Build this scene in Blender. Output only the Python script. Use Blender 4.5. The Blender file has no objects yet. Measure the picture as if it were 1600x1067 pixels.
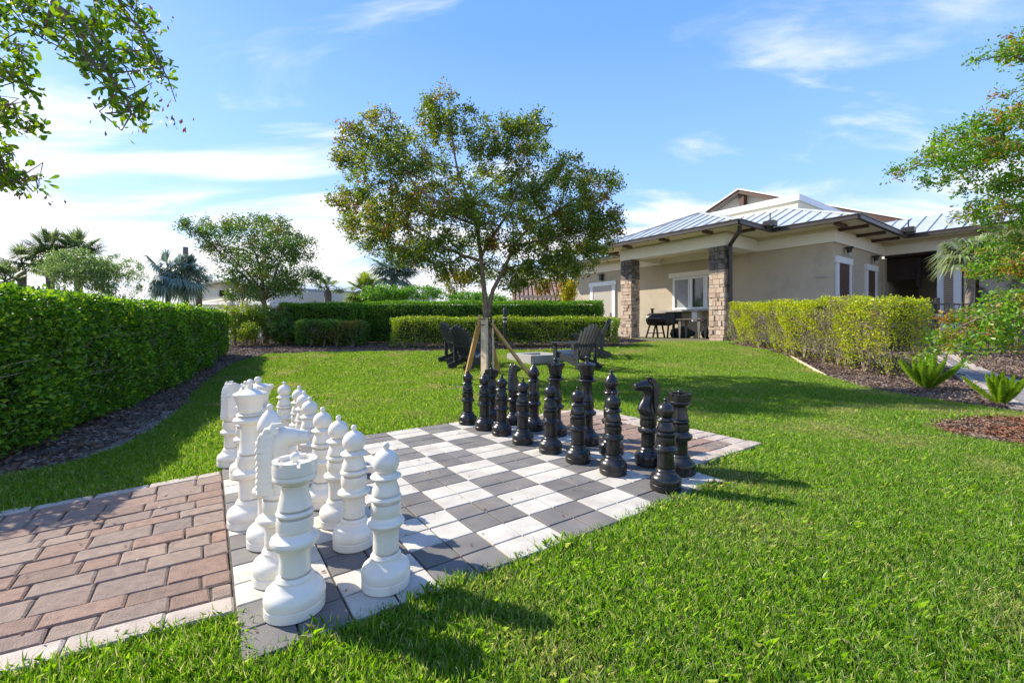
import bpy, bmesh, math, random
import numpy as np
from mathutils import Vector, Matrix
rnd = random.Random(7); rng = np.random.default_rng(11)
SC = bpy.context.scene; COL = SC.collection
F, HY, H = 691.5, 510.4, 0.90                    # focal length and horizon in photo pixels, eye height

# ------------------------------------------------------------------ terrain
A = 0.0131
KY = [0, 6.5, 8, 9, 10.5, 12, 14, 16, 1e4]
KZ = [0, 0, .035, .10, .24, .35, .42, .44, .44]
def T(x, y):
    sx = max(-4.5, min(4.5, x))
    return A*sx + float(np.interp(y, KY, KZ))
def Tn(x, y): return A*np.clip(x, -4.5, 4.5) + np.interp(y, KY, KZ)
def at(px, py):                                   # photo pixel -> ground point
    dx = (px-800)/F; dz = (HY-py)/F; lo, hi = .5, 200.
    for _ in range(60):
        m = (lo+hi)/2
        if H+dz*m > T(dx*m, m): lo = m
        else: hi = m
    return Vector((dx*lo, lo, T(dx*lo, lo)))
def pz(px, py, Y): return Vector(((px-800)/F*Y, Y, H+(HY-py)/F*Y))
TH, OX, OY, SQ = .6022, -.731, 1.1954, .2984      # chessboard frame
def uv(u, v, z=0):
    c, s = math.cos(TH), math.sin(TH); x = OX+SQ*(c*u-s*v); y = OY+SQ*(s*u+c*v)
    return Vector((x, y, A*x+z))
def iuv(x, y):
    c, s = math.cos(TH), math.sin(TH); X = (x-OX)/SQ; Y = (y-OY)/SQ
    return c*X+s*Y, -s*X+c*Y

# ------------------------------------------------------------------ materials
def nt(name):
    m = bpy.data.materials.new(name); m.use_nodes = True; t = m.node_tree
    return m, t, t.nodes, t.links, t.nodes['Principled BSDF']
def ramp(N, stops):
    r = N.new('ShaderNodeValToRGB'); e = r.color_ramp.elements
    while len(e) < len(stops): e.new(.5)
    for k, (p, c) in enumerate(stops): e[k].position = p; e[k].color = (*c, 1)
    return r
def mat(name, c1, c2=None, scale=6, rough=.6, bump=0, bscale=60, island=0, spec=.5, metal=0, lo=.35, hi=.65, coat=0, detail=4, obj=False, stain=None, sscale=3, slo=.58, shi=.72):
    m, t, N, L, b = nt(name)
    b.inputs['Roughness'].default_value = rough; b.inputs['Specular IOR Level'].default_value = spec
    b.inputs['Metallic'].default_value = metal; b.inputs['Coat Weight'].default_value = coat
    g = N.new('ShaderNodeNewGeometry'); pos = g.outputs['Position']
    if obj: tc = N.new('ShaderNodeTexCoord'); pos = tc.outputs['Object']
    if c2 is None: c2 = tuple(x*.82 for x in c1)
    n = N.new('ShaderNodeTexNoise'); n.inputs['Scale'].default_value = scale; n.inputs['Detail'].default_value = detail
    L.new(pos, n.inputs['Vector'])
    r = ramp(N, [(lo, c1), (hi, c2)]); L.new(n.outputs['Fac'], r.inputs['Fac']); col = r.outputs['Color']
    if island:
        h = N.new('ShaderNodeHueSaturation'); mr = N.new('ShaderNodeMapRange')
        mr.inputs['To Min'].default_value = 1-island; mr.inputs['To Max'].default_value = 1+island
        L.new(g.outputs['Random Per Island'], mr.inputs['Value']); L.new(mr.outputs[0], h.inputs['Value']); L.new(col, h.inputs['Color']); col = h.outputs['Color']
    if stain:
        n3 = N.new('ShaderNodeTexNoise'); n3.inputs['Scale'].default_value = sscale; n3.inputs['Detail'].default_value = 9; n3.inputs['Roughness'].default_value = .68; L.new(g.outputs['Position'], n3.inputs['Vector'])
        mr3 = N.new('ShaderNodeMapRange'); mr3.inputs['From Min'].default_value = slo; mr3.inputs['From Max'].default_value = shi; L.new(n3.outputs['Fac'], mr3.inputs['Value'])
        mx3 = N.new('ShaderNodeMix'); mx3.data_type = 'RGBA'; L.new(mr3.outputs[0], mx3.inputs['Factor']); L.new(col, mx3.inputs[6]); mx3.inputs[7].default_value = (*stain, 1); col = mx3.outputs[2]
        rr = N.new('ShaderNodeMapRange'); rr.inputs['To Min'].default_value = rough; rr.inputs['To Max'].default_value = min(1, rough+.3); L.new(mr3.outputs[0], rr.inputs['Value']); L.new(rr.outputs[0], b.inputs['Roughness'])
    L.new(col, b.inputs['Base Color'])
    if bump:
        n2 = N.new('ShaderNodeTexNoise'); n2.inputs['Scale'].default_value = bscale; n2.inputs['Detail'].default_value = 5
        L.new(pos, n2.inputs['Vector'])
        bp = N.new('ShaderNodeBump'); bp.inputs['Strength'].default_value = bump; bp.inputs['Distance'].default_value = .01
        L.new(n2.outputs['Fac'], bp.inputs['Height']); L.new(bp.outputs[0], b.inputs['Normal'])
    return m
def leafmat(name, cols, patch=None, patch_scale=1.5, pl=.6, ph=.7, rough=.45, trans=.35, tcol=None, spec=.4):
    """cols: ramp over random-per-leaf; patch: a second colour for patches of leaves"""
    m, t, N, L, b = nt(name)
    b.inputs['Roughness'].default_value = rough; b.inputs['Specular IOR Level'].default_value = spec
    g = N.new('ShaderNodeNewGeometry')
    r = ramp(N, [(k/(len(cols)-1), c) for k, c in enumerate(cols)]); L.new(g.outputs['Random Per Island'], r.inputs['Fac']); col = r.outputs['Color']
    if patch:
        n = N.new('ShaderNodeTexNoise'); n.inputs['Scale'].default_value = patch_scale; n.inputs['Detail'].default_value = 3; L.new(g.outputs['Position'], n.inputs['Vector'])
        w = N.new('ShaderNodeTexWhiteNoise'); w.noise_dimensions = '1D'; L.new(g.outputs['Random Per Island'], w.inputs['W'])
        ad = N.new('ShaderNodeMath'); ad.operation = 'MULTIPLY_ADD'; ad.inputs[1].default_value = .18; L.new(w.outputs['Value'], ad.inputs[0]); L.new(n.outputs['Fac'], ad.inputs[2])
        mr = N.new('ShaderNodeMapRange'); mr.inputs['From Min'].default_value = pl; mr.inputs['From Max'].default_value = ph; L.new(ad.outputs[0], mr.inputs['Value'])
        mx = N.new('ShaderNodeMix'); mx.data_type = 'RGBA'; L.new(mr.outputs[0], mx.inputs['Factor']); L.new(col, mx.inputs[6]); mx.inputs[7].default_value = (*patch, 1); col = mx.outputs[2]
    L.new(col, b.inputs['Base Color'])
    tr = N.new('ShaderNodeBsdfTranslucent'); hs = N.new('ShaderNodeHueSaturation'); hs.inputs['Hue'].default_value = .485; hs.inputs['Saturation'].default_value = 1.15; hs.inputs['Value'].default_value = 1.9
    L.new(col, hs.inputs['Color']); L.new(hs.outputs[0], tr.inputs['Color'])
    ms = N.new('ShaderNodeMixShader'); ms.inputs[0].default_value = trans
    L.new(b.outputs[0], ms.inputs[1]); L.new(tr.outputs[0], ms.inputs[2]); L.new(ms.outputs[0], N['Material Output'].inputs['Surface'])
    return m
M = {}
M['white_plastic'] = mat('white_plastic', (.79,.74,.635), (.67,.615,.51), scale=11, rough=.33, bump=.06, bscale=40, lo=.42, hi=.85, detail=9, stain=(.50,.44,.33), sscale=9, slo=.60, shi=.78)
M['black_plastic'] = mat('black_plastic', (.010,.010,.011), (.022,.020,.018), scale=14, rough=.27, bump=.06, bscale=50, stain=(.06,.055,.048), sscale=12, slo=.55, shi=.8)
M['paver_light'] = mat('paver_light', (.56,.52,.44), (.47,.43,.365), scale=9, rough=.85, bump=.35, bscale=260, island=.07, stain=(.33,.29,.23), sscale=2.5, slo=.56, shi=.80)
M['paver_dark'] = mat('paver_dark', (.135,.127,.118), (.185,.168,.15), scale=7, rough=.8, bump=.4, bscale=260, island=.16, stain=(.22,.19,.15), sscale=3, slo=.54, shi=.78)
M['sand'] = mat('joint_sand', (.10,.09,.07), (.06,.05,.045), scale=40, rough=.95)
M['cream_paver'] = mat('cream_paver', (.52,.44,.36), (.38,.31,.25), scale=12, rough=.85, bump=.5, bscale=160, island=.1)
M['soil'] = mat('soil', (.075,.10,.03), (.17,.14,.07), scale=5, rough=.95, bump=.6, bscale=50)
M['mulch'] = mat('mulch_ground', (.085,.058,.043), (.16,.12,.09), scale=30, rough=.95, bump=1, bscale=80)
M['chip'] = mat('bark_chip', (.11,.07,.05), (.26,.19,.145), scale=3, rough=.9, island=.45)
M['rust_chip'] = mat('rusty_bark_chip', (.22,.085,.035), (.20,.14,.10), scale=4, rough=.9, island=.45)
M['dirt'] = mat('sandy_dirt', (.34,.29,.24), (.15,.12,.09), scale=9, rough=.95, bump=.7, bscale=90)
M['concrete'] = mat('concrete', (.42,.40,.37), (.33,.31,.29), scale=4, rough=.85, bump=.2, bscale=90)
M['stucco'] = mat('taupe_stucco', (.50,.43,.32), (.46,.395,.295), scale=2, rough=.9, bump=.5, bscale=90, stain=(.40,.35,.27), sscale=1.2, slo=.52, shi=.7)
M['cream'] = mat('cream_paint', (.82,.73,.52), (.78,.69,.485), scale=2, rough=.75, bump=.05)
M['trim'] = mat('pale_trim', (.82,.79,.72), (.78,.75,.685), scale=3, rough=.6)
M['white_paint'] = mat('white_paint', (.80,.80,.79), (.75,.75,.74), scale=3, rough=.5)
M['brown_metal'] = mat('brown_metal', (.040,.030,.024), (.052,.04,.032), scale=5, rough=.4)
M['brown_wood'] = mat('brown_wood', (.075,.038,.024), (.11,.055,.035), scale=9, rough=.6)
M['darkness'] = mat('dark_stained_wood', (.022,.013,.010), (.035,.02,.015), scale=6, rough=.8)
M['door_paint'] = mat('taupe_door_paint', (.44,.40,.34), (.42,.38,.325), scale=2, rough=.5)
M['roof_metal'] = mat('galvalume_roof', (.50,.53,.54), (.43,.46,.47), scale=3, rough=.45, metal=.15)
M['bronze'] = mat('bronze_paint', (.17,.15,.125), (.13,.115,.10), scale=6, rough=.5)
M['glass'] = mat('window_glass', (.035,.045,.05), (.05,.06,.065), scale=1, rough=.04, spec=1)
M['blind'] = mat('window_blind', (.33,.34,.34), (.25,.26,.27), scale=2, rough=.35, coat=.6)
M['black_metal'] = mat('black_metal', (.012,.012,.013), (.02,.02,.02), scale=20, rough=.38)
M['black_poly'] = mat('charcoal_plastic_lumber', (.035,.038,.043), (.05,.054,.06), scale=15, rough=.38, bump=.1)
M['steel'] = mat('grey_steel', (.32,.31,.29), (.26,.25,.24), scale=6, rough=.4, metal=.5)
M['lumber'] = mat('new_lumber', (.56,.36,.15), (.48,.29,.11), scale=12, rough=.7, bump=.1)
M['grey_lumber'] = mat('weathered_lumber', (.74,.58,.40), (.56,.42,.28), scale=14, rough=.8, bump=.25)
M['bark'] = mat('grey_brown_bark', (.15,.105,.07), (.25,.19,.14), scale=22, rough=.9, bump=.8, bscale=50)
M['twig'] = mat('dead_twig', (.22,.17,.13), (.32,.27,.215), scale=12, rough=.9)
M['palm_bark'] = mat('palm_trunk', (.13,.105,.08), (.22,.18,.14), scale=12, rough=.9, bump=.8, bscale=20)
M['stem_green'] = mat('green_stem', (.10,.12,.04), (.14,.13,.06), scale=12, rough=.8)
M['siding'] = mat('cream_siding', (.80,.75,.65), (.76,.71,.61), scale=2, rough=.7)
M['tile'] = mat('clay_tile', (.33,.20,.145), (.40,.27,.20), scale=3, rough=.8, island=.25)
M['lens'] = mat('frosted_lens', (.45,.45,.40), (.4,.4,.36), rough=.3)
M['green_bag'] = mat('dark_green_canvas', (.02,.035,.025), (.03,.05,.035), scale=9, rough=.8, bump=.5, bscale=20)
M['louvre'] = mat('tan_louvre', (.25,.165,.10), (.30,.20,.125), scale=4, rough=.6)
M['path_grey'] = mat('grey_walk_paver', (.17,.155,.14), (.24,.215,.195), scale=5, rough=.85, bump=.3, bscale=150, island=.18)
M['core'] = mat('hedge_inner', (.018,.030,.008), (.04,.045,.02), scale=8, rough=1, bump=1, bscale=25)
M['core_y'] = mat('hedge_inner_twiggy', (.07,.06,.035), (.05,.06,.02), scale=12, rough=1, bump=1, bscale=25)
M['leaf_hedge'] = leafmat('green_hedge_leaf', [(.024,.070,.012),(.055,.14,.018),(.10,.23,.026),(.15,.31,.03),(.34,.50,.06)], trans=.36, rough=.45, spec=.3)
M['leaf_back'] = leafmat('mid_hedge_leaf', [(.05,.13,.014),(.10,.23,.022),(.17,.33,.03)], trans=.38)
M['leaf_lime'] = leafmat('lime_hedge_leaf', [(.10,.17,.016),(.20,.30,.022),(.30,.37,.035)], trans=.35)
M['leaf_yellow'] = leafmat('yellow_green_leaf', [(.16,.25,.014),(.36,.44,.018),(.55,.57,.03)], patch=(.24,.19,.12), patch_scale=2.6, pl=.62, ph=.76, trans=.35)
M['leaf_tree'] = leafmat('olive_tree_leaf', [(.035,.07,.014),(.075,.13,.02),(.14,.21,.028),(.26,.32,.04)], patch=(.34,.15,.03), patch_scale=1.1, pl=.67, ph=.84, trans=.42)
M['leaf_near'] = leafmat('bright_tree_leaf', [(.04,.10,.012),(.09,.19,.016),(.2,.3,.02)], trans=.45)
M['leaf_brown'] = leafmat('dry_leaf', [(.12,.05,.03),(.20,.09,.05)], trans=.25)
M['leaf_right'] = leafmat('rust_flecked_leaf', [(.06,.17,.014),(.12,.28,.022),(.22,.38,.035)], patch=(.36,.19,.05), patch_scale=4.5, pl=.63, ph=.80, trans=.4)
M['leaf_dark'] = leafmat('dark_crown_leaf', [(.04,.10,.018),(.08,.17,.025),(.15,.25,.035)], patch=(.20,.15,.03), patch_scale=1.3, pl=.66, ph=.8, trans=.3)
M['leaf_pale'] = leafmat('pale_crown_leaf', [(.09,.17,.05),(.15,.24,.07),(.22,.31,.10)], trans=.35)
M['leaf_vivid'] = leafmat('vivid_bush_leaf', [(.05,.16,.012),(.09,.25,.02),(.14,.31,.025)], trans=.35)
M['fern'] = leafmat('foxtail_needle', [(.14,.26,.02),(.22,.36,.03),(.30,.44,.05)], trans=.4)
M['grassy'] = leafmat('clump_grass_leaf', [(.10,.16,.03),(.20,.28,.05),(.28,.34,.08)], trans=.35)
M['palm'] = leafmat('palm_frond_leaf', [(.07,.12,.04),(.14,.20,.07),(.25,.31,.14)], trans=.25)
M['palm_blue'] = leafmat('silver_palm_leaf', [(.13,.19,.15),(.19,.26,.2),(.25,.32,.25)], trans=.2)
M['palm_right'] = leafmat('pale_fan_palm_leaf', [(.10,.14,.05),(.20,.25,.10),(.33,.37,.18)], trans=.25)  # paler leaf ramp than the dark fan palms
M['croton'] = leafmat('yellow_croton_leaf', [(.35,.33,.01),(.5,.45,.015)], trans=.3)
M['grass'] = leafmat('lawn_blade', [(.07,.155,.02),(.13,.28,.03),(.21,.385,.05),(.33,.45,.10),(.54,.49,.27)], patch=(.44,.37,.19), patch_scale=1.2, pl=.64, ph=.92, trans=.42, rough=.4)

def brick_mat():
    m, t, N, L, b = nt('tumbled_brick_paver'); b.inputs['Roughness'].default_value = .88
    g = N.new('ShaderNodeNewGeometry')
    r = ramp(N, [(0,(.23,.155,.115)), (.3,(.33,.205,.145)), (.6,(.26,.19,.15)), (.8,(.35,.25,.185)), (1,(.21,.165,.135))]); L.new(g.outputs['Random Per Island'], r.inputs['Fac'])
    n = N.new('ShaderNodeTexNoise'); n.inputs['Scale'].default_value = 35; n.inputs['Detail'].default_value = 6; L.new(g.outputs['Position'], n.inputs['Vector'])
    mr = N.new('ShaderNodeMapRange'); mr.inputs['To Min'].default_value = .5; mr.inputs['To Max'].default_value = 1.5; L.new(n.outputs['Fac'], mr.inputs['Value'])
    h = N.new('ShaderNodeHueSaturation'); L.new(mr.outputs[0], h.inputs['Value']); L.new(r.outputs[0], h.inputs['Color']); L.new(h.outputs[0], b.inputs['Base Color'])
    n2 = N.new('ShaderNodeTexNoise'); n2.inputs['Scale'].default_value = 190; n2.inputs['Detail'].default_value = 4; L.new(g.outputs['Position'], n2.inputs['Vector'])
    bp = N.new('ShaderNodeBump'); bp.inputs['Strength'].default_value = .9; bp.inputs['Distance'].default_value = .01; L.new(n2.outputs['Fac'], bp.inputs['Height']); L.new(bp.outputs[0], b.inputs['Normal'])
    return m
M['brick'] = brick_mat()
def stone_mat():
    m, t, N, L, b = nt('ledger_stone'); b.inputs['Roughness'].default_value = .9
    g = N.new('ShaderNodeNewGeometry')
    r = ramp(N, [(0,(.36,.25,.17)), (.25,(.56,.42,.30)), (.5,(.44,.32,.23)), (.75,(.62,.50,.38)), (.93,(.32,.24,.19)), (1,(.17,.13,.11))]); L.new(g.outputs['Random Per Island'], r.inputs['Fac'])
    L.new(r.outputs[0], b.inputs['Base Color'])
    n2 = N.new('ShaderNodeTexNoise'); n2.inputs['Scale'].default_value = 30; L.new(g.outputs['Position'], n2.inputs['Vector'])
    bp = N.new('ShaderNodeBump'); bp.inputs['Strength'].default_value = .8; bp.inputs['Distance'].default_value = .02; L.new(n2.outputs['Fac'], bp.inputs['Height']); L.new(bp.outputs[0], b.inputs['Normal'])
    return m
M['stone'] = stone_mat()
M['stone_dark'] = mat('dark_ledger_stone', (.10,.085,.07), (.2,.17,.14), scale=6, rough=.9, island=.4, bump=.8, bscale=30)  # darker stone for the upper column zone and the core behind the joints

# ------------------------------------------------------------------ mesh helpers
class MB:
    def __init__(s): s.v = []; s.f = []; s.m = []
    def add(s, vs, fs, mi=0):
        o = len(s.v); s.v += [tuple(p) for p in vs]; s.f += [tuple(i+o for i in f) for f in fs]; s.m += [mi]*len(fs); return s
    def box(s, c, d, rz=0, mx=None, mi=0, taper=1, bev=0):
        hx, hy, hz = d[0]/2, d[1]/2, d[2]/2
        if bev:
            vs = []; fs = []
            for (z, k) in ((-hz, bev), (-hz+bev, 0), (hz-bev, 0), (hz, bev)):
                vs += [(-hx+k,-hy+k,z),(hx-k,-hy+k,z),(hx-k,hy-k,z),(-hx+k,hy-k,z)]
            fs = [(3,2,1,0),(12,13,14,15)]
            for l in range(3):
                for i in range(4): fs.append((l*4+i, l*4+(i+1)%4, l*4+4+(i+1)%4, l*4+4+i))
        else:
            vs = [(-hx,-hy,-hz),(hx,-hy,-hz),(hx,hy,-hz),(-hx,hy,-hz)]+[(x*taper,y*taper,hz) for x, y in ((-hx,-hy),(hx,-hy),(hx,hy),(-hx,hy))]
            fs = [(3,2,1,0),(4,5,6,7),(0,1,5,4),(1,2,6,5),(2,3,7,6),(3,0,4,7)]
        R = mx if mx is not None else Matrix.Rotation(rz, 3, 'Z'); c = Vector(c)
        return s.add([R@Vector(p)+c for p in vs], fs, mi)
    def bar(s, a, b, w, h=None, mi=0, up=(0,0,1)):
        a, b = Vector(a), Vector(b); h = h or w; d = (b-a); z = d.normalized(); u = Vector(up)
        if abs(z.dot(u)) > .97: u = Vector((0,1,0))
        x = u.cross(z).normalized(); y = z.cross(x)
        return s.box((a+b)/2, (w, h, d.length), mx=Matrix((x, y, z)).transposed(), mi=mi)
    def tube(s, pts, r, n=8, mi=0, cap=True):
        pts = [Vector(p) for p in pts]; r = r if isinstance(r, (list, tuple)) else [r]*len(pts); vs = []; fs = []; ux = None
        for i, p in enumerate(pts):
            d = (pts[min(i+1, len(pts)-1)]-pts[max(i-1, 0)]).normalized()
            if ux is None: ux = (Vector((1,0,0)) if abs(d.x) < .8 else Vector((0,1,0)))
            ux = (ux-d*ux.dot(d)).normalized(); uy = d.cross(ux)
            vs += [p+(ux*math.cos(2*math.pi*k/n)+uy*math.sin(2*math.pi*k/n))*r[i] for k in range(n)]
        for i in range(len(pts)-1):
            for k in range(n): fs.append((i*n+k, i*n+(k+1)%n, (i+1)*n+(k+1)%n, (i+1)*n+k))
        if cap: fs.append(tuple(range(n))[::-1]); fs.append(tuple((len(pts)-1)*n+k for k in range(n)))
        return s.add(vs, fs, mi)
    def lathe(s, prof, n=40, mi=0):
        vs = []; fs = []
        for r, z in prof: vs += [(r*math.cos(2*math.pi*k/n), r*math.sin(2*math.pi*k/n), z) for k in range(n)]
        for i in range(len(prof)-1):
            for k in range(n): fs.append((i*n+k, i*n+(k+1)%n, (i+1)*n+(k+1)%n, (i+1)*n+k))
        fs.append(tuple(range(n))[::-1]); fs.append(tuple((len(prof)-1)*n+k for k in range(n)))
        return s.add(vs, fs, mi)
    def prism(s, poly, z0, z1, mi=0):
        n = len(poly); vs = [(x, y, z0) for x, y in poly]+[(x, y, z1) for x, y in poly]
        return s.add(vs, [tuple(range(n))[::-1], tuple(range(n, 2*n))]+[(i, (i+1)%n, n+(i+1)%n, n+i) for i in range(n)], mi)
    def sheet(s, poly3, th=.03, mi=0):            # polygon in space with thickness downwards
        n = len(poly3); vs = [tuple(p) for p in poly3]+[(p[0], p[1], p[2]-th) for p in poly3]
        return s.add(vs, [tuple(range(n)), tuple(range(n, 2*n))[::-1]]+[(i, n+i, n+(i+1)%n, (i+1)%n) for i in range(n)], mi)
    def build(s, name, m, parent=None, smooth=None, loc=None, rz=0):
        me = bpy.data.meshes.new(name); me.from_pydata(s.v, [], s.f)
        for x in (m if isinstance(m, list) else [m]): me.materials.append(M[x])
        me.polygons.foreach_set('material_index', s.m)
        bm = bmesh.new(); bm.from_mesh(me); bmesh.ops.recalc_face_normals(bm, faces=bm.faces); bm.to_mesh(me); bm.free()
        if smooth is not None:
            me.polygons.foreach_set('use_smooth', [True]*len(me.polygons)); me.set_sharp_from_angle(angle=math.radians(smooth))
        o = bpy.data.objects.new(name, me); COL.objects.link(o)
        if parent: o.parent = parent
        if loc is not None: o.location = loc
        if rz: o.rotation_euler.z = rz
        return o
def tag(o, label=None, cat=None, group=None, kind=None):
    if label: o['label'] = label
    if cat: o['category'] = cat
    if group: o['group'] = group
    if kind: o['kind'] = kind
    return o
def empty(name, loc, label, cat, group=None, rz=0):
    o = bpy.data.objects.new(name, None); COL.objects.link(o); o.location = loc; o.rotation_euler.z = rz; o.empty_display_size = .2
    return tag(o, label, cat, group)
def npmesh(name, V, m, parent=None, loc=None, k=4, smooth=False):
    """V: (n,k,3) array, one k-gon per row"""
    n = V.shape[0]; me = bpy.data.meshes.new(name)
    me.vertices.add(n*k); me.vertices.foreach_set('co', V.reshape(-1).astype(np.float32))
    me.loops.add(n*k); me.loops.foreach_set('vertex_index', np.arange(n*k, dtype=np.int32))
    me.polygons.add(n); me.polygons.foreach_set('loop_start', np.arange(0, n*k, k, dtype=np.int32))
    me.polygons.foreach_set('loop_total', np.full(n, k, dtype=np.int32))
    me.update(); me.validate(); me.materials.append(M[m])
    o = bpy.data.objects.new(name, me); COL.objects.link(o)
    if parent: o.parent = parent
    if loc is not None: o.location = loc
    return o
def unit(a): return a/np.maximum(np.linalg.norm(a, axis=-1, keepdims=True), 1e-9)
def leafquads(P, D, L, W, up=.4, six=False):
    """P base points, D leaf directions, L lengths, W widths -> quads (or hexagons)"""
    n = len(P); D = unit(D); Nn = unit(rng.normal(size=(n, 3))+np.array([0, 0, up]))
    S = unit(np.cross(D, Nn)); U = unit(np.cross(S, D)); L = L[:, None]; W = W[:, None]
    if six:
        return np.stack([P, P+D*L*.4-S*W*.38+U*L*.03, P+D*L*.8-S*W*.5, P+D*L-U*L*.06, P+D*L*.8+S*W*.5, P+D*L*.4+S*W*.38+U*L*.03], 1)
    return np.stack([P, P+D*L*.6-S*W*.5+U*L*.06, P+D*L-U*L*.05, P+D*L*.6+S*W*.5+U*L*.06], 1)

# ------------------------------------------------------------------ world, sun, camera
SUN_DIR = Vector((-.925*math.cos(math.radians(37.5)), .38*math.cos(math.radians(37.5)), math.sin(math.radians(37.5)))).normalized()
elev = math.asin(SUN_DIR.z)
w = bpy.data.worlds.new('World'); SC.world = w; w.use_nodes = True; N = w.node_tree.nodes; L = w.node_tree.links
bg = N['Background']; sky = N.new('ShaderNodeTexSky'); sky.sky_type = 'NISHITA'; sky.sun_disc = False
sky.sun_elevation = elev; sky.sun_rotation = math.atan2(SUN_DIR.x, SUN_DIR.y); sky.air_density = 1.0; sky.dust_density = .6; sky.ozone_density = 2.2
tc = N.new('ShaderNodeTexCoord')
def vm(op, a, b=None, v=None):
    n = N.new('ShaderNodeVectorMath'); n.operation = op; L.new(a, n.inputs[0])
    if b is not None: L.new(b, n.inputs[1])
    if v is not None: n.inputs[1].default_value = v
    return n.outputs[0]
sp = N.new('ShaderNodeSeparateXYZ'); L.new(tc.outputs['Generated'], sp.inputs[0])
mxz = N.new('ShaderNodeMath'); mxz.operation = 'MAXIMUM'; mxz.inputs[1].default_value = 0; L.new(sp.outputs['Z'], mxz.inputs[0])
adz = N.new('ShaderNodeMath'); adz.operation = 'ADD'; adz.inputs[1].default_value = .16; L.new(mxz.outputs[0], adz.inputs[0])
cmb = N.new('ShaderNodeCombineXYZ'); [L.new(adz.outputs[0], cmb.inputs[i]) for i in range(3)]
pl = vm('DIVIDE', tc.outputs['Generated'], cmb.outputs[0])
mp = N.new('ShaderNodeMapping'); mp.inputs['Rotation'].default_value = (0, 0, math.radians(18)); mp.inputs['Scale'].default_value = (.8, 2.0, .0); mp.inputs['Location'].default_value = (1.3, .4, 0); L.new(pl, mp.inputs[0])
n1 = N.new('ShaderNodeTexNoise'); n1.inputs['Scale'].default_value = 1.15; n1.inputs['Detail'].default_value = 8; n1.inputs['Roughness'].default_value = .55; n1.inputs['Distortion'].default_value = .5; L.new(mp.outputs[0], n1.inputs['Vector'])
# more cloud low down and to the left
def mth(op, a, b):
    n = N.new('ShaderNodeMath'); n.operation = op
    for i, q in enumerate((a, b)):
        if isinstance(q, (int, float)): n.inputs[i].default_value = q
        else: L.new(q, n.inputs[i])
    return n.outputs[0]
lowm = N.new('ShaderNodeMapRange'); lowm.inputs['From Min'].default_value = .42; lowm.inputs['From Max'].default_value = .02; lowm.inputs['To Min'].default_value = -.05; lowm.inputs['To Max'].default_value = .265; L.new(sp.outputs['Z'], lowm.inputs['Value'])
left = mth('MULTIPLY', sp.outputs['X'], -.05)
cov = mth('ADD', mth('ADD', n1.outputs['Fac'], lowm.outputs[0]), left)
cr = N.new('ShaderNodeMapRange'); cr.interpolation_type = 'SMOOTHSTEP'; cr.inputs['From Min'].default_value = .50; cr.inputs['From Max'].default_value = .74; L.new(cov, cr.inputs['Value'])
cc = N.new('ShaderNodeTexNoise'); cc.inputs['Scale'].default_value = 2.3; cc.inputs['Detail'].default_value = 5; L.new(mp.outputs[0], cc.inputs['Vector'])
cramp = ramp(N, [(.3, (4.7, 4.9, 5.6)), (.62, (6.3, 6.2, 6.2))]); L.new(cc.outputs['Fac'], cramp.inputs['Fac'])
sat = N.new('ShaderNodeHueSaturation'); sat.inputs['Saturation'].default_value = 1.0; sat.inputs['Value'].default_value = 1.95
tint = N.new('ShaderNodeMix'); tint.data_type = 'RGBA'; tint.blend_type = 'MULTIPLY'; tint.inputs['Factor'].default_value = 1; tint.inputs[7].default_value = (.90, .95, 1.15, 1); L.new(sky.outputs[0], tint.inputs[6]); L.new(tint.outputs[2], sat.inputs['Color'])
grad = ramp(N, [(0, (4.6,4.9,5.4)), (.10, (3.2,4.1,5.6)), (.28, (1.75,3.15,5.7)), (.55, (.85,2.05,5.2)), (1, (.55,1.5,4.2))]); L.new(mxz.outputs[0], grad.inputs['Fac'])
sm_x = N.new('ShaderNodeMix'); sm_x.data_type = 'RGBA'; sm_x.inputs['Factor'].default_value = .86; L.new(sat.outputs[0], sm_x.inputs[6]); L.new(grad.outputs[0], sm_x.inputs[7])
mix = N.new('ShaderNodeMix'); mix.data_type = 'RGBA'; L.new(cr.outputs[0], mix.inputs['Factor']); L.new(sm_x.outputs[2], mix.inputs[6]); L.new(cramp.outputs[0], mix.inputs[7])
L.new(mix.outputs[2], bg.inputs['Color']); bg.inputs['Strength'].default_value = .132
ld = bpy.data.lights.new('sun', 'SUN'); ld.energy = 5.0; ld.angle = math.radians(.55); ld.color = (1, .92, .78)
lo = bpy.data.objects.new('sun', ld); COL.objects.link(lo); lo.rotation_euler = (-SUN_DIR).to_track_quat('-Z', 'Y').to_euler()
SC.cycles.max_bounces = 6; SC.cycles.diffuse_bounces = 3; SC.cycles.glossy_bounces = 2; SC.cycles.transmission_bounces = 3
SC.view_settings.view_transform = 'Standard'; SC.view_settings.look = 'None'; SC.view_settings.exposure = .72; SC.view_settings.gamma = 1
cd = bpy.data.cameras.new('camera'); cam = bpy.data.objects.new('camera', cd); COL.objects.link(cam); SC.camera = cam
cam.location = (0, 0, H); cam.rotation_euler = (math.pi/2, 0, 0); cd.sensor_width = 36; cd.lens = F/1600*36; cd.shift_y = (HY-533.5)/1600; cd.clip_end = 3000; cd.clip_start = .05

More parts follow.
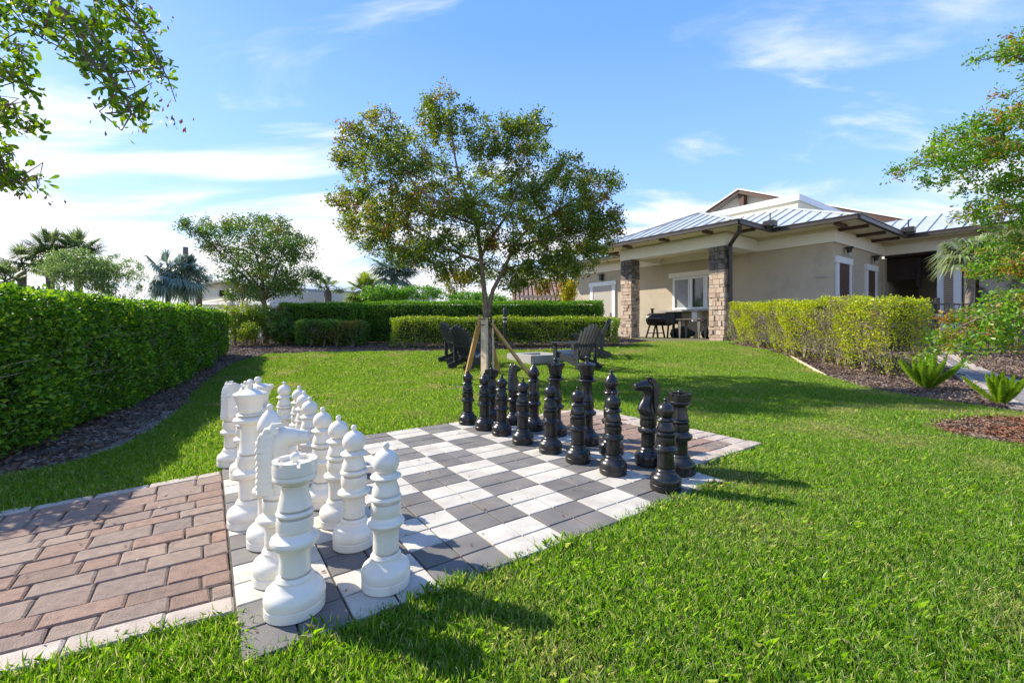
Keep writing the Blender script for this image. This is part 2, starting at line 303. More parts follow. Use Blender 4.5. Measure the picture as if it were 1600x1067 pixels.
# ------------------------------------------------------------------ ground sheets
def ground():
    xs = sorted(set([-900,-300,-120,-60,-30,-20]+[x*.75 for x in range(-20, 28)]+[-4.5, 4.5, 30, 60, 120, 300, 900]))
    ys = sorted(set([-60,-10,-3]+[y*.5 for y in range(0, 41)]+[25, 40, 80, 160, 400, 1500]))
    vs = [(x, y, T(x, y)-.034) for y in ys for x in xs]; n = len(xs)
    fs = [(j*n+i, j*n+i+1, (j+1)*n+i+1, (j+1)*n+i) for j in range(len(ys)-1) for i in range(n-1)]
    o = MB().add(vs, fs).build('ground', 'soil', smooth=60); tag(o, kind='structure')
ground()
def inpoly(P, poly):
    x, y = P[:, 0], P[:, 1]; ins = np.zeros(len(P), bool); n = len(poly); j = n-1
    for i in range(n):
        xi, yi = poly[i][0], poly[i][1]; xj, yj = poly[j][0], poly[j][1]
        c = ((yi > y) != (yj > y)) & (x < (xj-xi)*(y-yi)/((yj-yi)+1e-12)+xi); ins ^= c; j = i
    return ins
def drape(name, poly, lift, m, step=.4):
    bm = bmesh.new(); vs = [bm.verts.new((p[0], p[1], 0)) for p in poly]; bm.faces.new(vs)
    x0, x1 = min(p[0] for p in poly), max(p[0] for p in poly); y0, y1 = min(p[1] for p in poly), max(p[1] for p in poly)
    for ax, a0, a1 in ((0, x0, x1), (1, y0, y1)):
        k = a0+step
        while k < a1:
            co = (k, 0, 0) if ax == 0 else (0, k, 0); no = (1, 0, 0) if ax == 0 else (0, 1, 0)
            bmesh.ops.bisect_plane(bm, geom=bm.verts[:]+bm.edges[:]+bm.faces[:], plane_co=co, plane_no=no); k += step
    bmesh.ops.triangulate(bm, faces=bm.faces)
    for v in bm.verts: v.co.z = T(v.co.x, v.co.y)+lift
    bmesh.ops.recalc_face_normals(bm, faces=bm.faces)
    me = bpy.data.meshes.new(name); bm.to_mesh(me); bm.free(); me.materials.append(M[m])
    if me.polygons[0].normal.z < 0: me.flip_normals()
    o = bpy.data.objects.new(name, me); COL.objects.link(o); return tag(o, kind='structure')
# beds, described by their edges as seen and walked out on the ground
edgeL = [(-2.2, .6), (-2.75, 2.0)]+[tuple(at(*q)[:2]) for q in [(0,742),(70,732),(130,717),(195,695),(245,668),(285,638),(305,612),(335,585),(365,566),(420,552),(520,549),(640,548),(760,546),(880,545),(965,541)]]
bedL = edgeL+[(4.2,13.6),(4.2,17.5),(-14,22),(-14,2),(-5,.6)]
edgeR = [tuple(at(*q)[:2]) for q in [(1135,537),(1200,546),(1245,562),(1290,586),(1350,604),(1420,618),(1500,630),(1570,640),(1660,655)]]
bedR = edgeR+[(7.6,4.6),(14,8),(14,13.2),(9.7,13.2),(7.1,13.3)]
ring = [(4.55+1.05*math.cos(a), 3.55+.62*math.sin(a)) for a in np.linspace(0, 2*math.pi, 24)[:-1]]
drape('mulch_bed', bedL, -.024, 'mulch'); drape('mulch_bed', bedR, -.024, 'mulch'); drape('mulch_bed', ring, -.022, 'mulch')
sandL = [tuple(at(*q)[:2]) for q in [(40,737),(130,712),(200,676),(255,640),(290,634),(250,668),(200,693),(130,716),(60,735)]]
drape('bare_dirt', sandL, -.018, 'dirt')
drape('bare_dirt', [tuple(at(*q)[:2]) for q in [(1565,700),(1640,702),(1640,722),(1590,714)]], -.014, 'concrete')
walk = [tuple(at(*q)[:2]) for q in [(1452,548),(1500,585),(1600,640),(1760,700)]]+[tuple(at(*q)[:2]) for q in [(1760,650),(1600,600),(1520,572),(1478,548)]]
drape('path', walk, -.012, 'path_grey')
patio = None

# ------------------------------------------------------------------ building frame
RR = Vector((6.64, 13.01)); AA = Vector((.586, -.8102)).normalized(); BB = Vector((-AA.y, AA.x)); RZ = math.atan2(AA.y, AA.x)
GZ = .45
def st(s, t, z=0): p = RR+AA*s+BB*t; return Vector((p.x, p.y, z))
def on_t(px, py, t):
    d = Vector(((px-800)/F, 1)); det = d.x*(-AA.y)+AA.x*d.y; q = RR+BB*t
    Y = (q.x*(-AA.y)+AA.x*q.y)/det; s = (d.x*q.y-d.y*q.x)/(-det) if False else ((Vector((d.x*Y, Y))-q).dot(AA)); return s, H+(HY-py)/F*Y
class SB(MB):                                     # boxes in building coordinates
    def b(s, s0, s1, t0, t1, z0, z1, mi=0):
        vs = [st(a, b, c) for c in (z0, z1) for a, b in ((s0,t0),(s1,t0),(s1,t1),(s0,t1))]
        return s.add(vs, [(3,2,1,0),(4,5,6,7),(0,1,5,4),(1,2,6,5),(2,3,7,6),(3,0,4,7)], mi)
slab = SB(); slab.b(-9.5, 1.4, .45, 2.92, GZ-.3, GZ-.005); slab.b(3.6, 14, 5.9, 22, GZ-.32, GZ-.02); slab.b(1.45, 3.6, 7.6, 22, GZ-.32, GZ-.02)
tag(slab.build('patio', 'concrete'), kind='structure')

club = empty('clubhouse', st(-3, 3, GZ), 'low taupe stucco clubhouse with pale metal hip roof, cream cornice and stone porch columns', 'building')
INV = Matrix.Translation(-club.location)
def part(mb, name, m, parent=None, smooth=None, label=None):
    mb.v = [tuple(Vector(p)-club.location) for p in mb.v]; o = mb.build(name, m, parent or club, smooth)
    if label: o['label'] = label
    return o
EZ = 4.03; K = .43
W1 = SB()
W1.b(-9.9, 1.42, 2.95, 3.2, GZ-.3, 3.5); W1.b(1.17, 1.42, 3.2, 7.6, GZ-.3, 3.5); W1.b(-9.9, -9.65, 3.2, 12, GZ-.3, 3.5)
part(W1, 'wall', 'stucco')
W2 = SB(); W2.b(3.55, 3.8, 7.65, 8.6, GZ-.3, 3.5); W2.b(5.2, 10, 7.65, 7.9, GZ-.3, 3.5); W2.b(10,10.25,7.65,14,GZ-.3,3.5)
part(W2, 'wall', 'stucco')
fz = SB()  # frieze and band (cornice)
def run_t(mb, s0, s1, t, z0, z1, d, mi): mb.b(s0, s1, t, t+d, z0, z1, mi)
fz.b(-5.06, -.84, .84, 1.2, 3.83, 4.17); fz.b(-1.2, -.84, 1.2, 2.9, 3.83, 4.17); fz.b(-5.06, -4.7, 1.2, 2.9, 3.83, 4.17)
fz.b(-9.95, 1.45, 2.9, 3.2, 3.78, 4.17); fz.b(1.2, 1.45, 3.2, 7.57, 3.78, 4.17); fz.b(1.2, 10, 7.57, 7.8, 3.78, 4.17)
fz.b(-9.95,-9.7,3.2,12,3.78,4.1)
part(fz, 'frieze', 'cream')
bd = SB()
bd.b(-5.1, -.8, .8, 1.24, 3.5, 3.83); bd.b(-1.24, -.8, 1.24, 2.88, 3.5, 3.83); bd.b(-5.1, -4.66, 1.24, 2.88, 3.5, 3.83)
bd.b(-9.99, 1.49, 2.88, 3.2, 3.5, 3.78); bd.b(1.2, 1.49, 3.2, 7.55, 3.5, 3.78); bd.b(1.2, 10, 7.55, 7.8, 3.5, 3.78); bd.b(-10.02,-9.7,3.2,12,3.5,3.78)
bd.b(-5.13, -.77, .77, .84, 3.83, 3.88); bd.b(-10.02, 1.52, 2.85, 2.9, 3.78, 3.83); bd.b(1.45, 1.52, 2.9, 7.5, 3.78, 3.83); bd.b(1.45, 10, 7.5, 7.57, 3.78, 3.83); bd.b(-.84,-.77,.84,2.85,3.83,3.88)
part(bd, 'beam_band', 'trim')
pc = SB(); pc.b(-4.66, -1.24, 1.24, 2.88, 3.72, 3.78); part(pc, 'porch_ceiling', 'cream')
# roof
def rz_(k): return EZ+K*k
rf = SB()
def plane(pts, mi=0): rf.sheet([st(a, b, z) for a, b, z in pts], .05, mi)
plane([(-11,2.08,EZ),(2.27,2.08,EZ),(-1.23,5.58,rz_(3.5)),(-11,5.58,rz_(3.5))])
plane([(2.27,2.08,EZ),(2.27,6.8,EZ),(.07,9.0,rz_(2.2)),(-1.23,9.0,rz_(3.5)),(-1.23,5.58,rz_(3.5))])
plane([(2.27,6.8,EZ),(11,6.8,EZ),(11,9.0,rz_(2.2)),(.07,9.0,rz_(2.2))])
plane([(-5.94,0,EZ),(0,0,EZ),(-2.97,2.97,rz_(2.97))])
plane([(0,0,EZ),(0,2.08,EZ),(-2.97,5.05,rz_(2.97)),(-2.97,2.97,rz_(2.97))])
plane([(-5.94,2.08,EZ),(-5.94,0,EZ),(-2.97,2.97,rz_(2.97)),(-2.97,5.05,rz_(2.97))])
roof = part(rf, 'roof', 'roof_metal')
sm = SB()
def seam(a, b): sm.bar(Vector(a)+Vector((0,0,.012)), Vector(b)+Vector((0,0,.012)), .03, .05)
s = -10.8
while s < 2.2:
    k = min(3.5, 2.27-s)
    inside = -5.94 < s < 0
    k0 = min(2.97, -s, s+5.94) if inside else 0
    if k > k0+.05: seam(st(s, 2.08+k0, rz_(k0)), st(s, 2.08+k, rz_(k)))
    s += .42
s = -5.8
while s < 0:
    k = min(-s, s+5.94)
    if k > .05: seam(st(s, 0, EZ), st(s, k, rz_(k)))
    s += .42
t = .3
while t < 5:
    k0 = max(0, t-2.08); k1 = min(t, 2.97)
    if k1 > k0+.05:
        seam(st(-k0, t, rz_(k0)), st(-k1, t, rz_(k1))); seam(st(-5.94+k0, t, rz_(k0)), st(-5.94+k1, t, rz_(k1)))
    t += .42
t = 2.4
while t < 8.9:
    k0 = max(0, t-6.8); k1 = min(t-2.08, 3.5)
    if k1 > k0+.05: seam(st(2.27-k0, t, rz_(k0)), st(2.27-k1, t, rz_(k1)))
    t += .42
s = -1
while s < 11:
    k0 = max(0, 2.27-s)
    if k0 < 2.1: seam(st(s, 6.8+k0, rz_(k0)), st(s, 9.0, rz_(2.2)))
    s += .42
for a, b in ((st(0,0,EZ), st(-2.97,2.97,rz_(2.97))), (st(-5.94,0,EZ), st(-2.97,2.97,rz_(2.97))), (st(-2.97,2.97,rz_(2.97)), st(-2.97,5.05,rz_(2.97))), (st(2.27,2.08,EZ), st(-1.23,5.58,rz_(3.5)))):
    sm.bar(a+Vector((0,0,.02)), b+Vector((0,0,.02)), .14, .04)
part(sm, 'standing_seams', 'roof_metal', roof)
# gutters + soffit rafters
gt = SB()
def gut(a, b):
    gt.bar(st(*a, EZ-.06), st(*b, EZ-.06), .11, .12); gt.bar(st(*a, EZ+.005), st(*b, EZ+.005), .15, .025)
for a, b in (((-6.0,-.05),(.05,-.05)), ((.05,-.05),(.05,2.03)), ((.05,2.03),(2.32,2.03)), ((2.32,2.03),(2.32,6.75)), ((2.32,6.75),(11,6.75)), ((-6.0,-.05),(-6.0,2.03)), ((-11,2.03),(-6.0,2.03))): gut(a, b)
part(gt, 'gutter', 'brown_metal')
so = SB()
for (s0, s1, t0, t1) in ((-5.9,0,.0,.82),(-.84,0,.82,2.86),(-5.9,-5.06,.82,2.86),(-10.9,-5.94,2.1,2.88),(-.0,2.24,2.1,2.88),(1.47,2.24,2.88,7.55),(2.24,11,6.85,7.55)):
    so.b(s0, s1, t0, t1, EZ-.085, EZ-.06)
part(so, 'soffit', 'cream')
def rafter(*a): q_ = SB(); q_.b(*a, EZ-.17, EZ-.09); part(q_, 'rafter_tail', 'brown_wood')
for q in (-4.3, -2.7, -1.1): rafter(q-.06, q+.06, .05, .5)
rafter(-.55, -.02, 1.0, 1.12); rafter(-5.9, -5.4, 1.0, 1.12)
for t in (3.3, 4.9, 6.4): rafter(1.45, 2.2, t-.07, t+.07)
for q in (1.75,): rafter(q-.06, q+.06, 2.15, 2.9)
for q in (-9.6, -7.9): rafter(q-.05, q+.05, 2.15, 2.6)
for q in (4, 6, 8): rafter(q-.06, q+.06, 6.85, 7.3)
bx = SB(); bx.b(-8, -.42, 5.17, 9.2, 5.0, 5.56); pb = part(bx, 'parapet', 'cream')
bx = SB(); bx.b(-8.07, -.35, 5.1, 9.27, 5.56, 5.8); part(bx, 'cornice', 'white_paint', pb)
bx = SB(); bx.b(-8, -.3, 4.9, 5.17, 5.02, 5.14); bx.b(-.42,-.2,5.17,9,5.02,5.14); part(bx, 'flashing', 'white_paint', pb)
# big gable behind
GA = -6.06; GT = 12.0; GZA = 8.67
gw = SB(); hw = 14
gw.add([st(GA-4.6, GT+.5, GZA-.15-4.6*K), st(GA, GT+.5, GZA-.15), st(GA+hw, GT+.5, GZA-.15-hw*K), st(GA+hw, GT+.5, 2), st(GA-4.6, GT+.5, 2),
        st(GA-4.6, GT+.8, GZA-.15-4.6*K), st(GA, GT+.8, GZA-.15), st(GA+hw, GT+.8, GZA-.15-hw*K), st(GA+hw, GT+.8, 2), st(GA-4.6, GT+.8, 2)],
       [(0,1,2,3,4),(5,6,7,8,9),(0,1,6,5),(1,2,7,6),(2,3,8,7),(3,4,9,8),(4,0,5,9)])
gab = part(gw, 'gable_wall', 'siding')
gr = SB(); gr.sheet([st(GA-5, GT-.15, GZA-5*K), st(GA, GT-.15, GZA), st(GA, GT+9, GZA), st(GA-5, GT+9, GZA-5*K)], .07)
gr.sheet([st(GA, GT-.15, GZA), st(GA+hw, GT-.15, GZA-hw*K), st(GA+hw, GT+9, GZA-hw*K), st(GA, GT+9, GZA)], .07)
part(gr, 'gable_roof', 'white_paint')
gb = SB()
gb.bar(st(GA, GT-.06, GZA-.17), st(GA-5, GT-.06, GZA-.17-5*K), .06, .18); gb.bar(st(GA, GT-.06, GZA-.17), st(GA+hw, GT-.06, GZA-.17-hw*K), .06, .2)
gb.add([st(GA-.12, GT+.05, GZA-.3), st(GA+.22, GT+.05, GZA-.3), st(GA+.22, GT+.05, GZA-1.25), st(GA+.05, GT+.05, GZA-1.25), st(GA-.12, GT+.45, GZA-.3), st(GA+.22, GT+.45, GZA-.3), st(GA+.22, GT+.45, GZA-1.25), st(GA+.05, GT+.45, GZA-1.25)], [(0,1,2,3),(4,5,6,7),(0,1,5,4),(1,2,6,5),(2,3,7,6),(3,0,4,7)])
part(gb, 'gable_trim', 'brown_wood', gab)
gv = MB(); c = st(GA-.25, GT+.42, GZA-1.9); pts = [c+AA.to_3d()*.75*math.cos(a)+Vector((0,0,.75*math.sin(a))) for a in np.linspace(0, 2*math.pi, 25)[:-1]]
gv.add(pts+[p+BB.to_3d()*.06 for p in pts], [tuple(range(24))[::-1]]+[tuple(range(24, 48))]+[(i, (i+1)%24, 24+(i+1)%24, 24+i) for i in range(24)]); part(gv, 'round_vent', 'darkness', gab)
# window
wt = SB(); wt.b(-4.33, -2.05, 2.89, 2.945, 2.88, 3.07); win = part(wt, 'window', 'trim')
wf = SB()
for s0 in (-4.13, -3.36, -2.72): wf.b(s0, s0+.09, 2.87, 2.93, 1.63, 2.86)
wf.b(-3.44,-3.38,2.88,2.935,1.63,2.86); wf.b(-2.80,-2.74,2.88,2.935,1.63,2.86); wf.b(-2.3,-2.22,2.87,2.93,1.63,2.86)
wf.b(-4.13, -2.22, 2.873, 2.928, 2.78, 2.86); wf.b(-4.13, -2.22, 2.873, 2.928, 1.58, 1.66)
part(wf, 'frame', 'white_paint', win)
wg = SB(); wg.b(-4.04, -3.44, 2.925, 2.94, 1.66, 2.78); part(wg, 'pane', 'blind', win)
wg = SB(); wg.b(-3.28, -2.8, 2.925, 2.94, 1.66, 2.78); part(wg, 'pane', 'glass', win)
wg = SB(); wg.b(-2.63, -2.3, 2.925, 2.94, 1.66, 2.78); part(wg, 'pane', 'glass', win)
ct = SB(); ct.b(-4.5, -1.3, 2.4, 2.94, 1.49, 1.55); cn = part(ct, 'counter', 'concrete')
for q in (-3.95, -3.05, -2.25): cb = SB(); cb.b(q, q+.22, 2.5, 2.94, 1.1, 1.49); part(cb, 'corbel', 'trim', cn)
# doors
def door_t(s0, s1, z1, name='door'):
    d = SB(); d.b(s0+.24, s1-.24, 2.90, 2.945, GZ, z1-.2); D = part(d, name, 'door_paint')
    f = SB(); f.b(s0+.06, s0+.24, 2.88, 2.945, GZ, z1-.2); f.b(s1-.24, s1-.06, 2.88, 2.945, GZ, z1-.2); f.b(s0, s1, 2.86, 2.945, z1-.2, z1); part(f, 'door_frame', 'white_paint', D)
    h = SB(); h.b(s1-.36, s1-.31, 2.86, 2.90, GZ+.95, GZ+1.1); part(h, 'handle', 'steel', D)
door_t(-8.82, -7.12, 3.04)
def door_s(t0, t1, z1):
    d = SB(); d.b(1.425, 1.46, t0+.2, t1-.2, GZ, z1-.2)
    for k in range(3): d.b(1.46, 1.475, t0+.3, t1-.3, GZ+.2+k*.75, GZ+.8+k*.75)
    D = part(d, 'door', 'brown_wood')
    f = SB(); f.b(1.42, 1.49, t0+.06, t0+.2, GZ, z1-.2); f.b(1.42, 1.49, t1-.2, t1-.06, GZ, z1-.2); f.b(1.42, 1.51, t0, t1, z1-.2, z1); part(f, 'door_frame', 'white_paint', D)
    h = SB(); h.b(1.475, 1.53, t0+.26, t0+.3, GZ+.95, GZ+1.15); part(h, 'handle', 'steel', D)
door_s(3.06, 4.37, 3.08); door_s(5.7, 6.9, 3.05)
# small rail on the grey wall, sconces
r_ = SB(); s0, z0 = on_t(1275, 433, 2.95); r_.bar(st(s0, 2.93, z0), st(s0+.32, 2.93, z0-.02), .03, .03); part(r_, 'wall_rail', 'steel')
for k, (kind, p) in enumerate((('t', (-8.0, 3.24)), ('s', (3.85, 3.40)), ('s', (6.42, 3.36)))):
    q = MB()
    if kind == 't': c = st(p[0], 2.86, p[1]); q.box(c, (.16,.18,.26), rz=RZ); q.box(c+Vector((0,0,.15)), (.2,.24,.04), rz=RZ)
    else:
        c = st(1.56, p[0], p[1]); q.box(c, (.2,.14,.05), rz=RZ); q.tube([c, c+Vector((0,0,-.16))], [.09,.055], 10)
    sc_ = part(q, 'wall_light', 'black_metal')
    if kind == 's': q = MB(); q.tube([c+Vector((0,0,-.165)), c+Vector((0,0,-.26))], [.06,.045], 10); part(q, 'bulb_cover', 'lens', sc_, 40)
# stone columns (each its own part with stacked stones)
def column(s0):
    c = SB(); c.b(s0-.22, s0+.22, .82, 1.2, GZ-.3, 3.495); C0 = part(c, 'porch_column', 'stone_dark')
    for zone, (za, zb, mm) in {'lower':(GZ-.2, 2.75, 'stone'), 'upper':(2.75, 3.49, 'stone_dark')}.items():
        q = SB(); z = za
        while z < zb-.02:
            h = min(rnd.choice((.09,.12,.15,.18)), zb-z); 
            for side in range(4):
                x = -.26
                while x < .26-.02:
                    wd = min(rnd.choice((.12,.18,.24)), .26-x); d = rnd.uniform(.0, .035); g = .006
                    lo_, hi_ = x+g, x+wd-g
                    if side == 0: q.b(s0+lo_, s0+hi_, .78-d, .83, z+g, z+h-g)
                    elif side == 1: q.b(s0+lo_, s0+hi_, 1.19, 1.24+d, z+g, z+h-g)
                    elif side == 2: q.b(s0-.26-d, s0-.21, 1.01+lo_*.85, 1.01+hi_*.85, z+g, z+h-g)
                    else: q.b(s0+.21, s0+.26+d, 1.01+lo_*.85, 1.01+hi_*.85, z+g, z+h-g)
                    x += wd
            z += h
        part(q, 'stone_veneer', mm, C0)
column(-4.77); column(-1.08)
dp = SB(); dp.tube([st(.0,.1,EZ-.15), st(-.02,.14,EZ-.28), st(-.70,.88,3.5), st(-.70,.9,3.3), st(-.70,.92,GZ)], .065, 8); part(dp, 'downspout', 'brown_metal')
# breezeway: deep dark ceiling, posts, low wall beyond
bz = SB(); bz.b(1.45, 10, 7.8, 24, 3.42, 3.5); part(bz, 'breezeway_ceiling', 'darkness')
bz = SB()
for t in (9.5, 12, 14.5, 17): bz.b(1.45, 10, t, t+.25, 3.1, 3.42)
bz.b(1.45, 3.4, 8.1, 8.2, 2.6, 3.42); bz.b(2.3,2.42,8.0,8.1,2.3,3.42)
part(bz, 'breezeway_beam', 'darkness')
bz = SB(); bz.b(1.17, 1.44, 7.85, 24, GZ-.2, 3.42); part(bz, 'inner_wall', 'stucco')
bz = SB(); bz.b(1.45, 14, 23, 23.2, GZ, 1.9); part(bz, 'far_wall', 'white_paint')
pp = SB(); pp.b(2.93, 3.5, 7.5, 8.0, GZ, 3.5); po = part(pp, 'breezeway_post', 'white_paint')
lv = SB()
for k in range(26): lv.b(3.1, 3.33, 7.475, 7.497, 1.2+k*.07, 1.25+k*.07)
part(lv, 'louvre_panel', 'louvre', po)
lw = SB(); lw.b(3.9, 5.0, 7.7, 7.75, 1.3, 2.7); part(lw, 'dark_window', 'glass')
# satellite camera boxes at the valleys
for a, b in ((.12, 1.75), (2.42, 6.45)):
    q = MB(); c = st(a, b, EZ+.1); q.box(c, (.34,.24,.2), rz=RZ, bev=.02); q.tube([c, c+Vector((0,0,.35))], .02, 6); q.tube([c+Vector((-.12,-.1,-.1)), c+Vector((-.22,-.18,-.12))], .06, 10); part(q, 'security_camera', 'black_metal')

# ------------------------------------------------------------------ far buildings
def cw(px): return 10.3/(1.0667+(px-800)/F)        # the gable wall runs obliquely, its left end farther off
def cp(px, py, k=0, up=0): p = pz(px, py, cw(px)); return Vector((p.x+.684*k, p.y+.73*k, p.z+up))
def cb_(px, k=0): p = cp(px, 500, k); return Vector((p.x, p.y, .3))
fh = empty('cottage', tuple(cb_(345)), 'cream lap-sided cottage gable behind the left-hand spreading tree', 'house'); loc = fh.location
prof_ = [(279,457),(345,442.5),(372,441),(425,452)]
q = MB(); fr_ = [cp(x, y) for x, y in prof_]+[cb_(425), cb_(279)]; bk_ = [cp(x, y, 9) for x, y in prof_]+[cb_(425, 9), cb_(279, 9)]; n = 6
q.add([p-loc for p in fr_+bk_], [tuple(range(n)), tuple(range(n, 2*n))[::-1]]+[(i, (i+1)%n, n+(i+1)%n, n+i) for i in range(n)]); q.build('wall', 'siding', fh)
q = MB()
for z in np.arange(.6, 2.9, .2):
    A_, B_ = cb_(284, -.02), cb_(424, -.02); A_.z = B_.z = z; q.bar(A_-loc, B_-loc, .03, .02)
q.build('siding_laps', 'siding', fh)
q = MB()
for (x0, y0), (x1, y1) in zip(prof_[:-1], prof_[1:]):
    e0 = -.6 if x0 == 279 else 0
    a0, a1 = cp(x0, y0, -.4, .12), cp(x1, y1, -.4, .12); d_ = (a1-a0); a0 = a0+d_.normalized()*e0
    back = Vector((.684, .73, 0))*9.8; q.sheet([a0-loc, a1-loc, a1+back-loc, a0+back-loc], .11)
q.build('roof', 'roof_metal', fh)
q = MB(); q.box(cp(349, 459, -.1)-loc, (.24,.24,.34), rz=-.75); q.build('wall_light', 'black_metal', fh)
q = MB(); q.bar(cp(279, 474.5, -.05)-loc, cp(425, 474.5, -.05)-loc, .1, .12); q.build('trim_band', 'white_paint', fh)
q = MB(); q.box((0,0,0), (8.8, 4, 1.9)); q.box((0,-.2,1.0), (9.2, 4.8, .12)); lowb = q.build('garage', 'white_paint', loc=(-12.0, 31, 1.55)); tag(lowb, 'long low white building showing just above the back hedge, left of the main tree', 'building')
tb = empty('tile_roofed_building', (6.0, 30, .4), 'building with a tan barrel-tile roof behind the hedge left of the clubhouse', 'building')
q = MB(); q.box((0, 0, 1.2), (11, 6, 2.4)); q.build('wall', 'stucco', tb)
q = MB()
for i in range(44):
    for j in range(14):
        x = -5.9+i*.27; y = -3.4+j*.27; z = 2.0+j*.122
        q.tube([(x, y, z), (x, y+.29, z+.125)], [.125, .105], 6, cap=False)
q.sheet([(-6, -3.4, 1.95), (6, -3.4, 1.95), (6, .5, 3.7), (-6, .5, 3.7)], .1)
q.build('roof', 'tile', tb)

# ------------------------------------------------------------------ paving
def frame_mesh(uvpoly): return uvpoly
def paver(mb, pts, top=.0, th=.05, bev=.0025, mi=0, jit=0):
    """pts: 4 (u,v) corners"""
    dz = rnd.uniform(-jit, jit); c = [uv(u, v, top+dz) for u, v in pts]; m = sum(c, Vector())/4
    inn = [p+(m-p).normalized()*bev*1.5 for p in c]; low = [Vector((p.x, p.y, p.z-bev)) for p in c]; bot = [Vector((p.x, p.y, p.z-th)) for p in c]
    mb.add(inn+low+bot, [(0,1,2,3)]+[(i, 4+i, 4+(i+1)%4, (i+1)%4) for i in range(4)]+[(4+i, 8+i, 8+(i+1)%4, 4+(i+1)%4) for i in range(4)], mi)
board = empty('giant_chessboard', uv(0, 0), 'giant chessboard of dark grey and off-white concrete pavers set in the lawn', 'chessboard')
bl = board.location
for par, mname, pname in ((0, 'paver_dark', 'dark_squares'), (1, 'paver_light', 'light_squares')):
    q = MB(); g = .012
    for i in range(16):
        for j in range(16):
            if ((i//2)+(j//2)) % 2 == par:
                a, b = i*.5, j*.5; gx0 = gx1 = gy0 = gy1 = g*rnd.uniform(.75, 1.1)
                paver(q, [(a+gx0,b+gy0),(a+.5-gx1,b+gy0),(a+.5-gx1,b+.5-gy1),(a+gx0,b+.5-gy1)], jit=.0012)
    q.v = [tuple(Vector(p)-bl) for p in q.v]; q.build(pname, mname, board)
q = MB(); q.add([uv(u, v, z)-bl for z in (-.007, -.04) for u, v in ((-.01,-.01),(8.01,-.01),(8.01,8.01),(-.01,8.01))], [(0,1,2,3),(7,6,5,4),(0,1,5,4),(1,2,6,5),(2,3,7,6),(3,0,4,7)]); q.build('joint_sand', 'sand', board)

def brick_field(name, u0, u1, vlo, vhi, end=None, rough_end=False):
    q = MB(); q2 = MB(); nrow = 14; rows = [0]
    wts = [.85]+[rnd.choice((.8,.95,1.0,1.25)) for _ in range(nrow-2)]+[.7]
    tot = sum(wts); acc = [0]
    for x in wts: acc.append(acc[-1]+x/tot)
    for r in range(nrow):
        u = u0; border = r in (0, nrow-1); u -= rnd.uniform(0, .3) if u0 < 0 else 0
        first = True
        while u < u1-.05:
            ln = .78 if border else rnd.choice((.38,.5,.6,.7))
            if u0 > 0 and first and not border: ln = rnd.choice((.3,.5,.75))
            first = False
            ue = min(u+ln, u1)
            if u1-ue < .15: ue = u1
            f = lambda uu, k: vlo(uu)+(vhi(uu)-vlo(uu))*acc[k]
            gg = .008
            pts = [(u+gg, f(u+gg, r)+gg), (ue-gg, f(ue-gg, r)+gg), (ue-gg, f(ue-gg, r+1)-gg), (u+gg, f(u+gg, r+1)-gg)]
            pts = [(a+rnd.uniform(-.012,.012), b+rnd.uniform(-.012,.012)) for a, b in pts]
            endc = end and ue > u1-.4
            paver(q2 if (border or endc) else q, pts, bev=.006, jit=.003); u = ue
    return q, q2
def build_path(name, u0, u1, vlo, vhi, end=None):
    q, q2 = brick_field(name, u0, u1, vlo, vhi, end)
    m = MB(); off = 0
    m.add(q.v, q.f, 0); m.add(q2.v, q2.f, 1)
    lo_, hi_ = (u0-.2 if u0 < 0 else u0+.02), (u1-.02 if u1 < 1 else u1)
    nn = 8; us = [lo_+(hi_-lo_)*i/nn for i in range(nn+1)]
    for a, b in zip(us[:-1], us[1:]):
        m.add([uv(a, vlo(a)+.03, -.011), uv(b, vlo(b)+.03, -.011), uv(b, vhi(b)-.03, -.011), uv(a, vhi(a)-.03, -.011)], [(0,1,2,3)], 2)
    return tag(m.build(name, ['brick', 'cream_paver', 'sand']), kind='structure')
build_path('brick_path', -9, -.012, lambda u: .93+.115*min(-u, 3), lambda u: 6.75-.115*min(-u, 3)+(.06*max(0, -u-3)**2))
build_path('brick_path', 8.012, 11.3, lambda u: .92, lambda u: 7.35-.35*max(0, u-10.2), end=True)

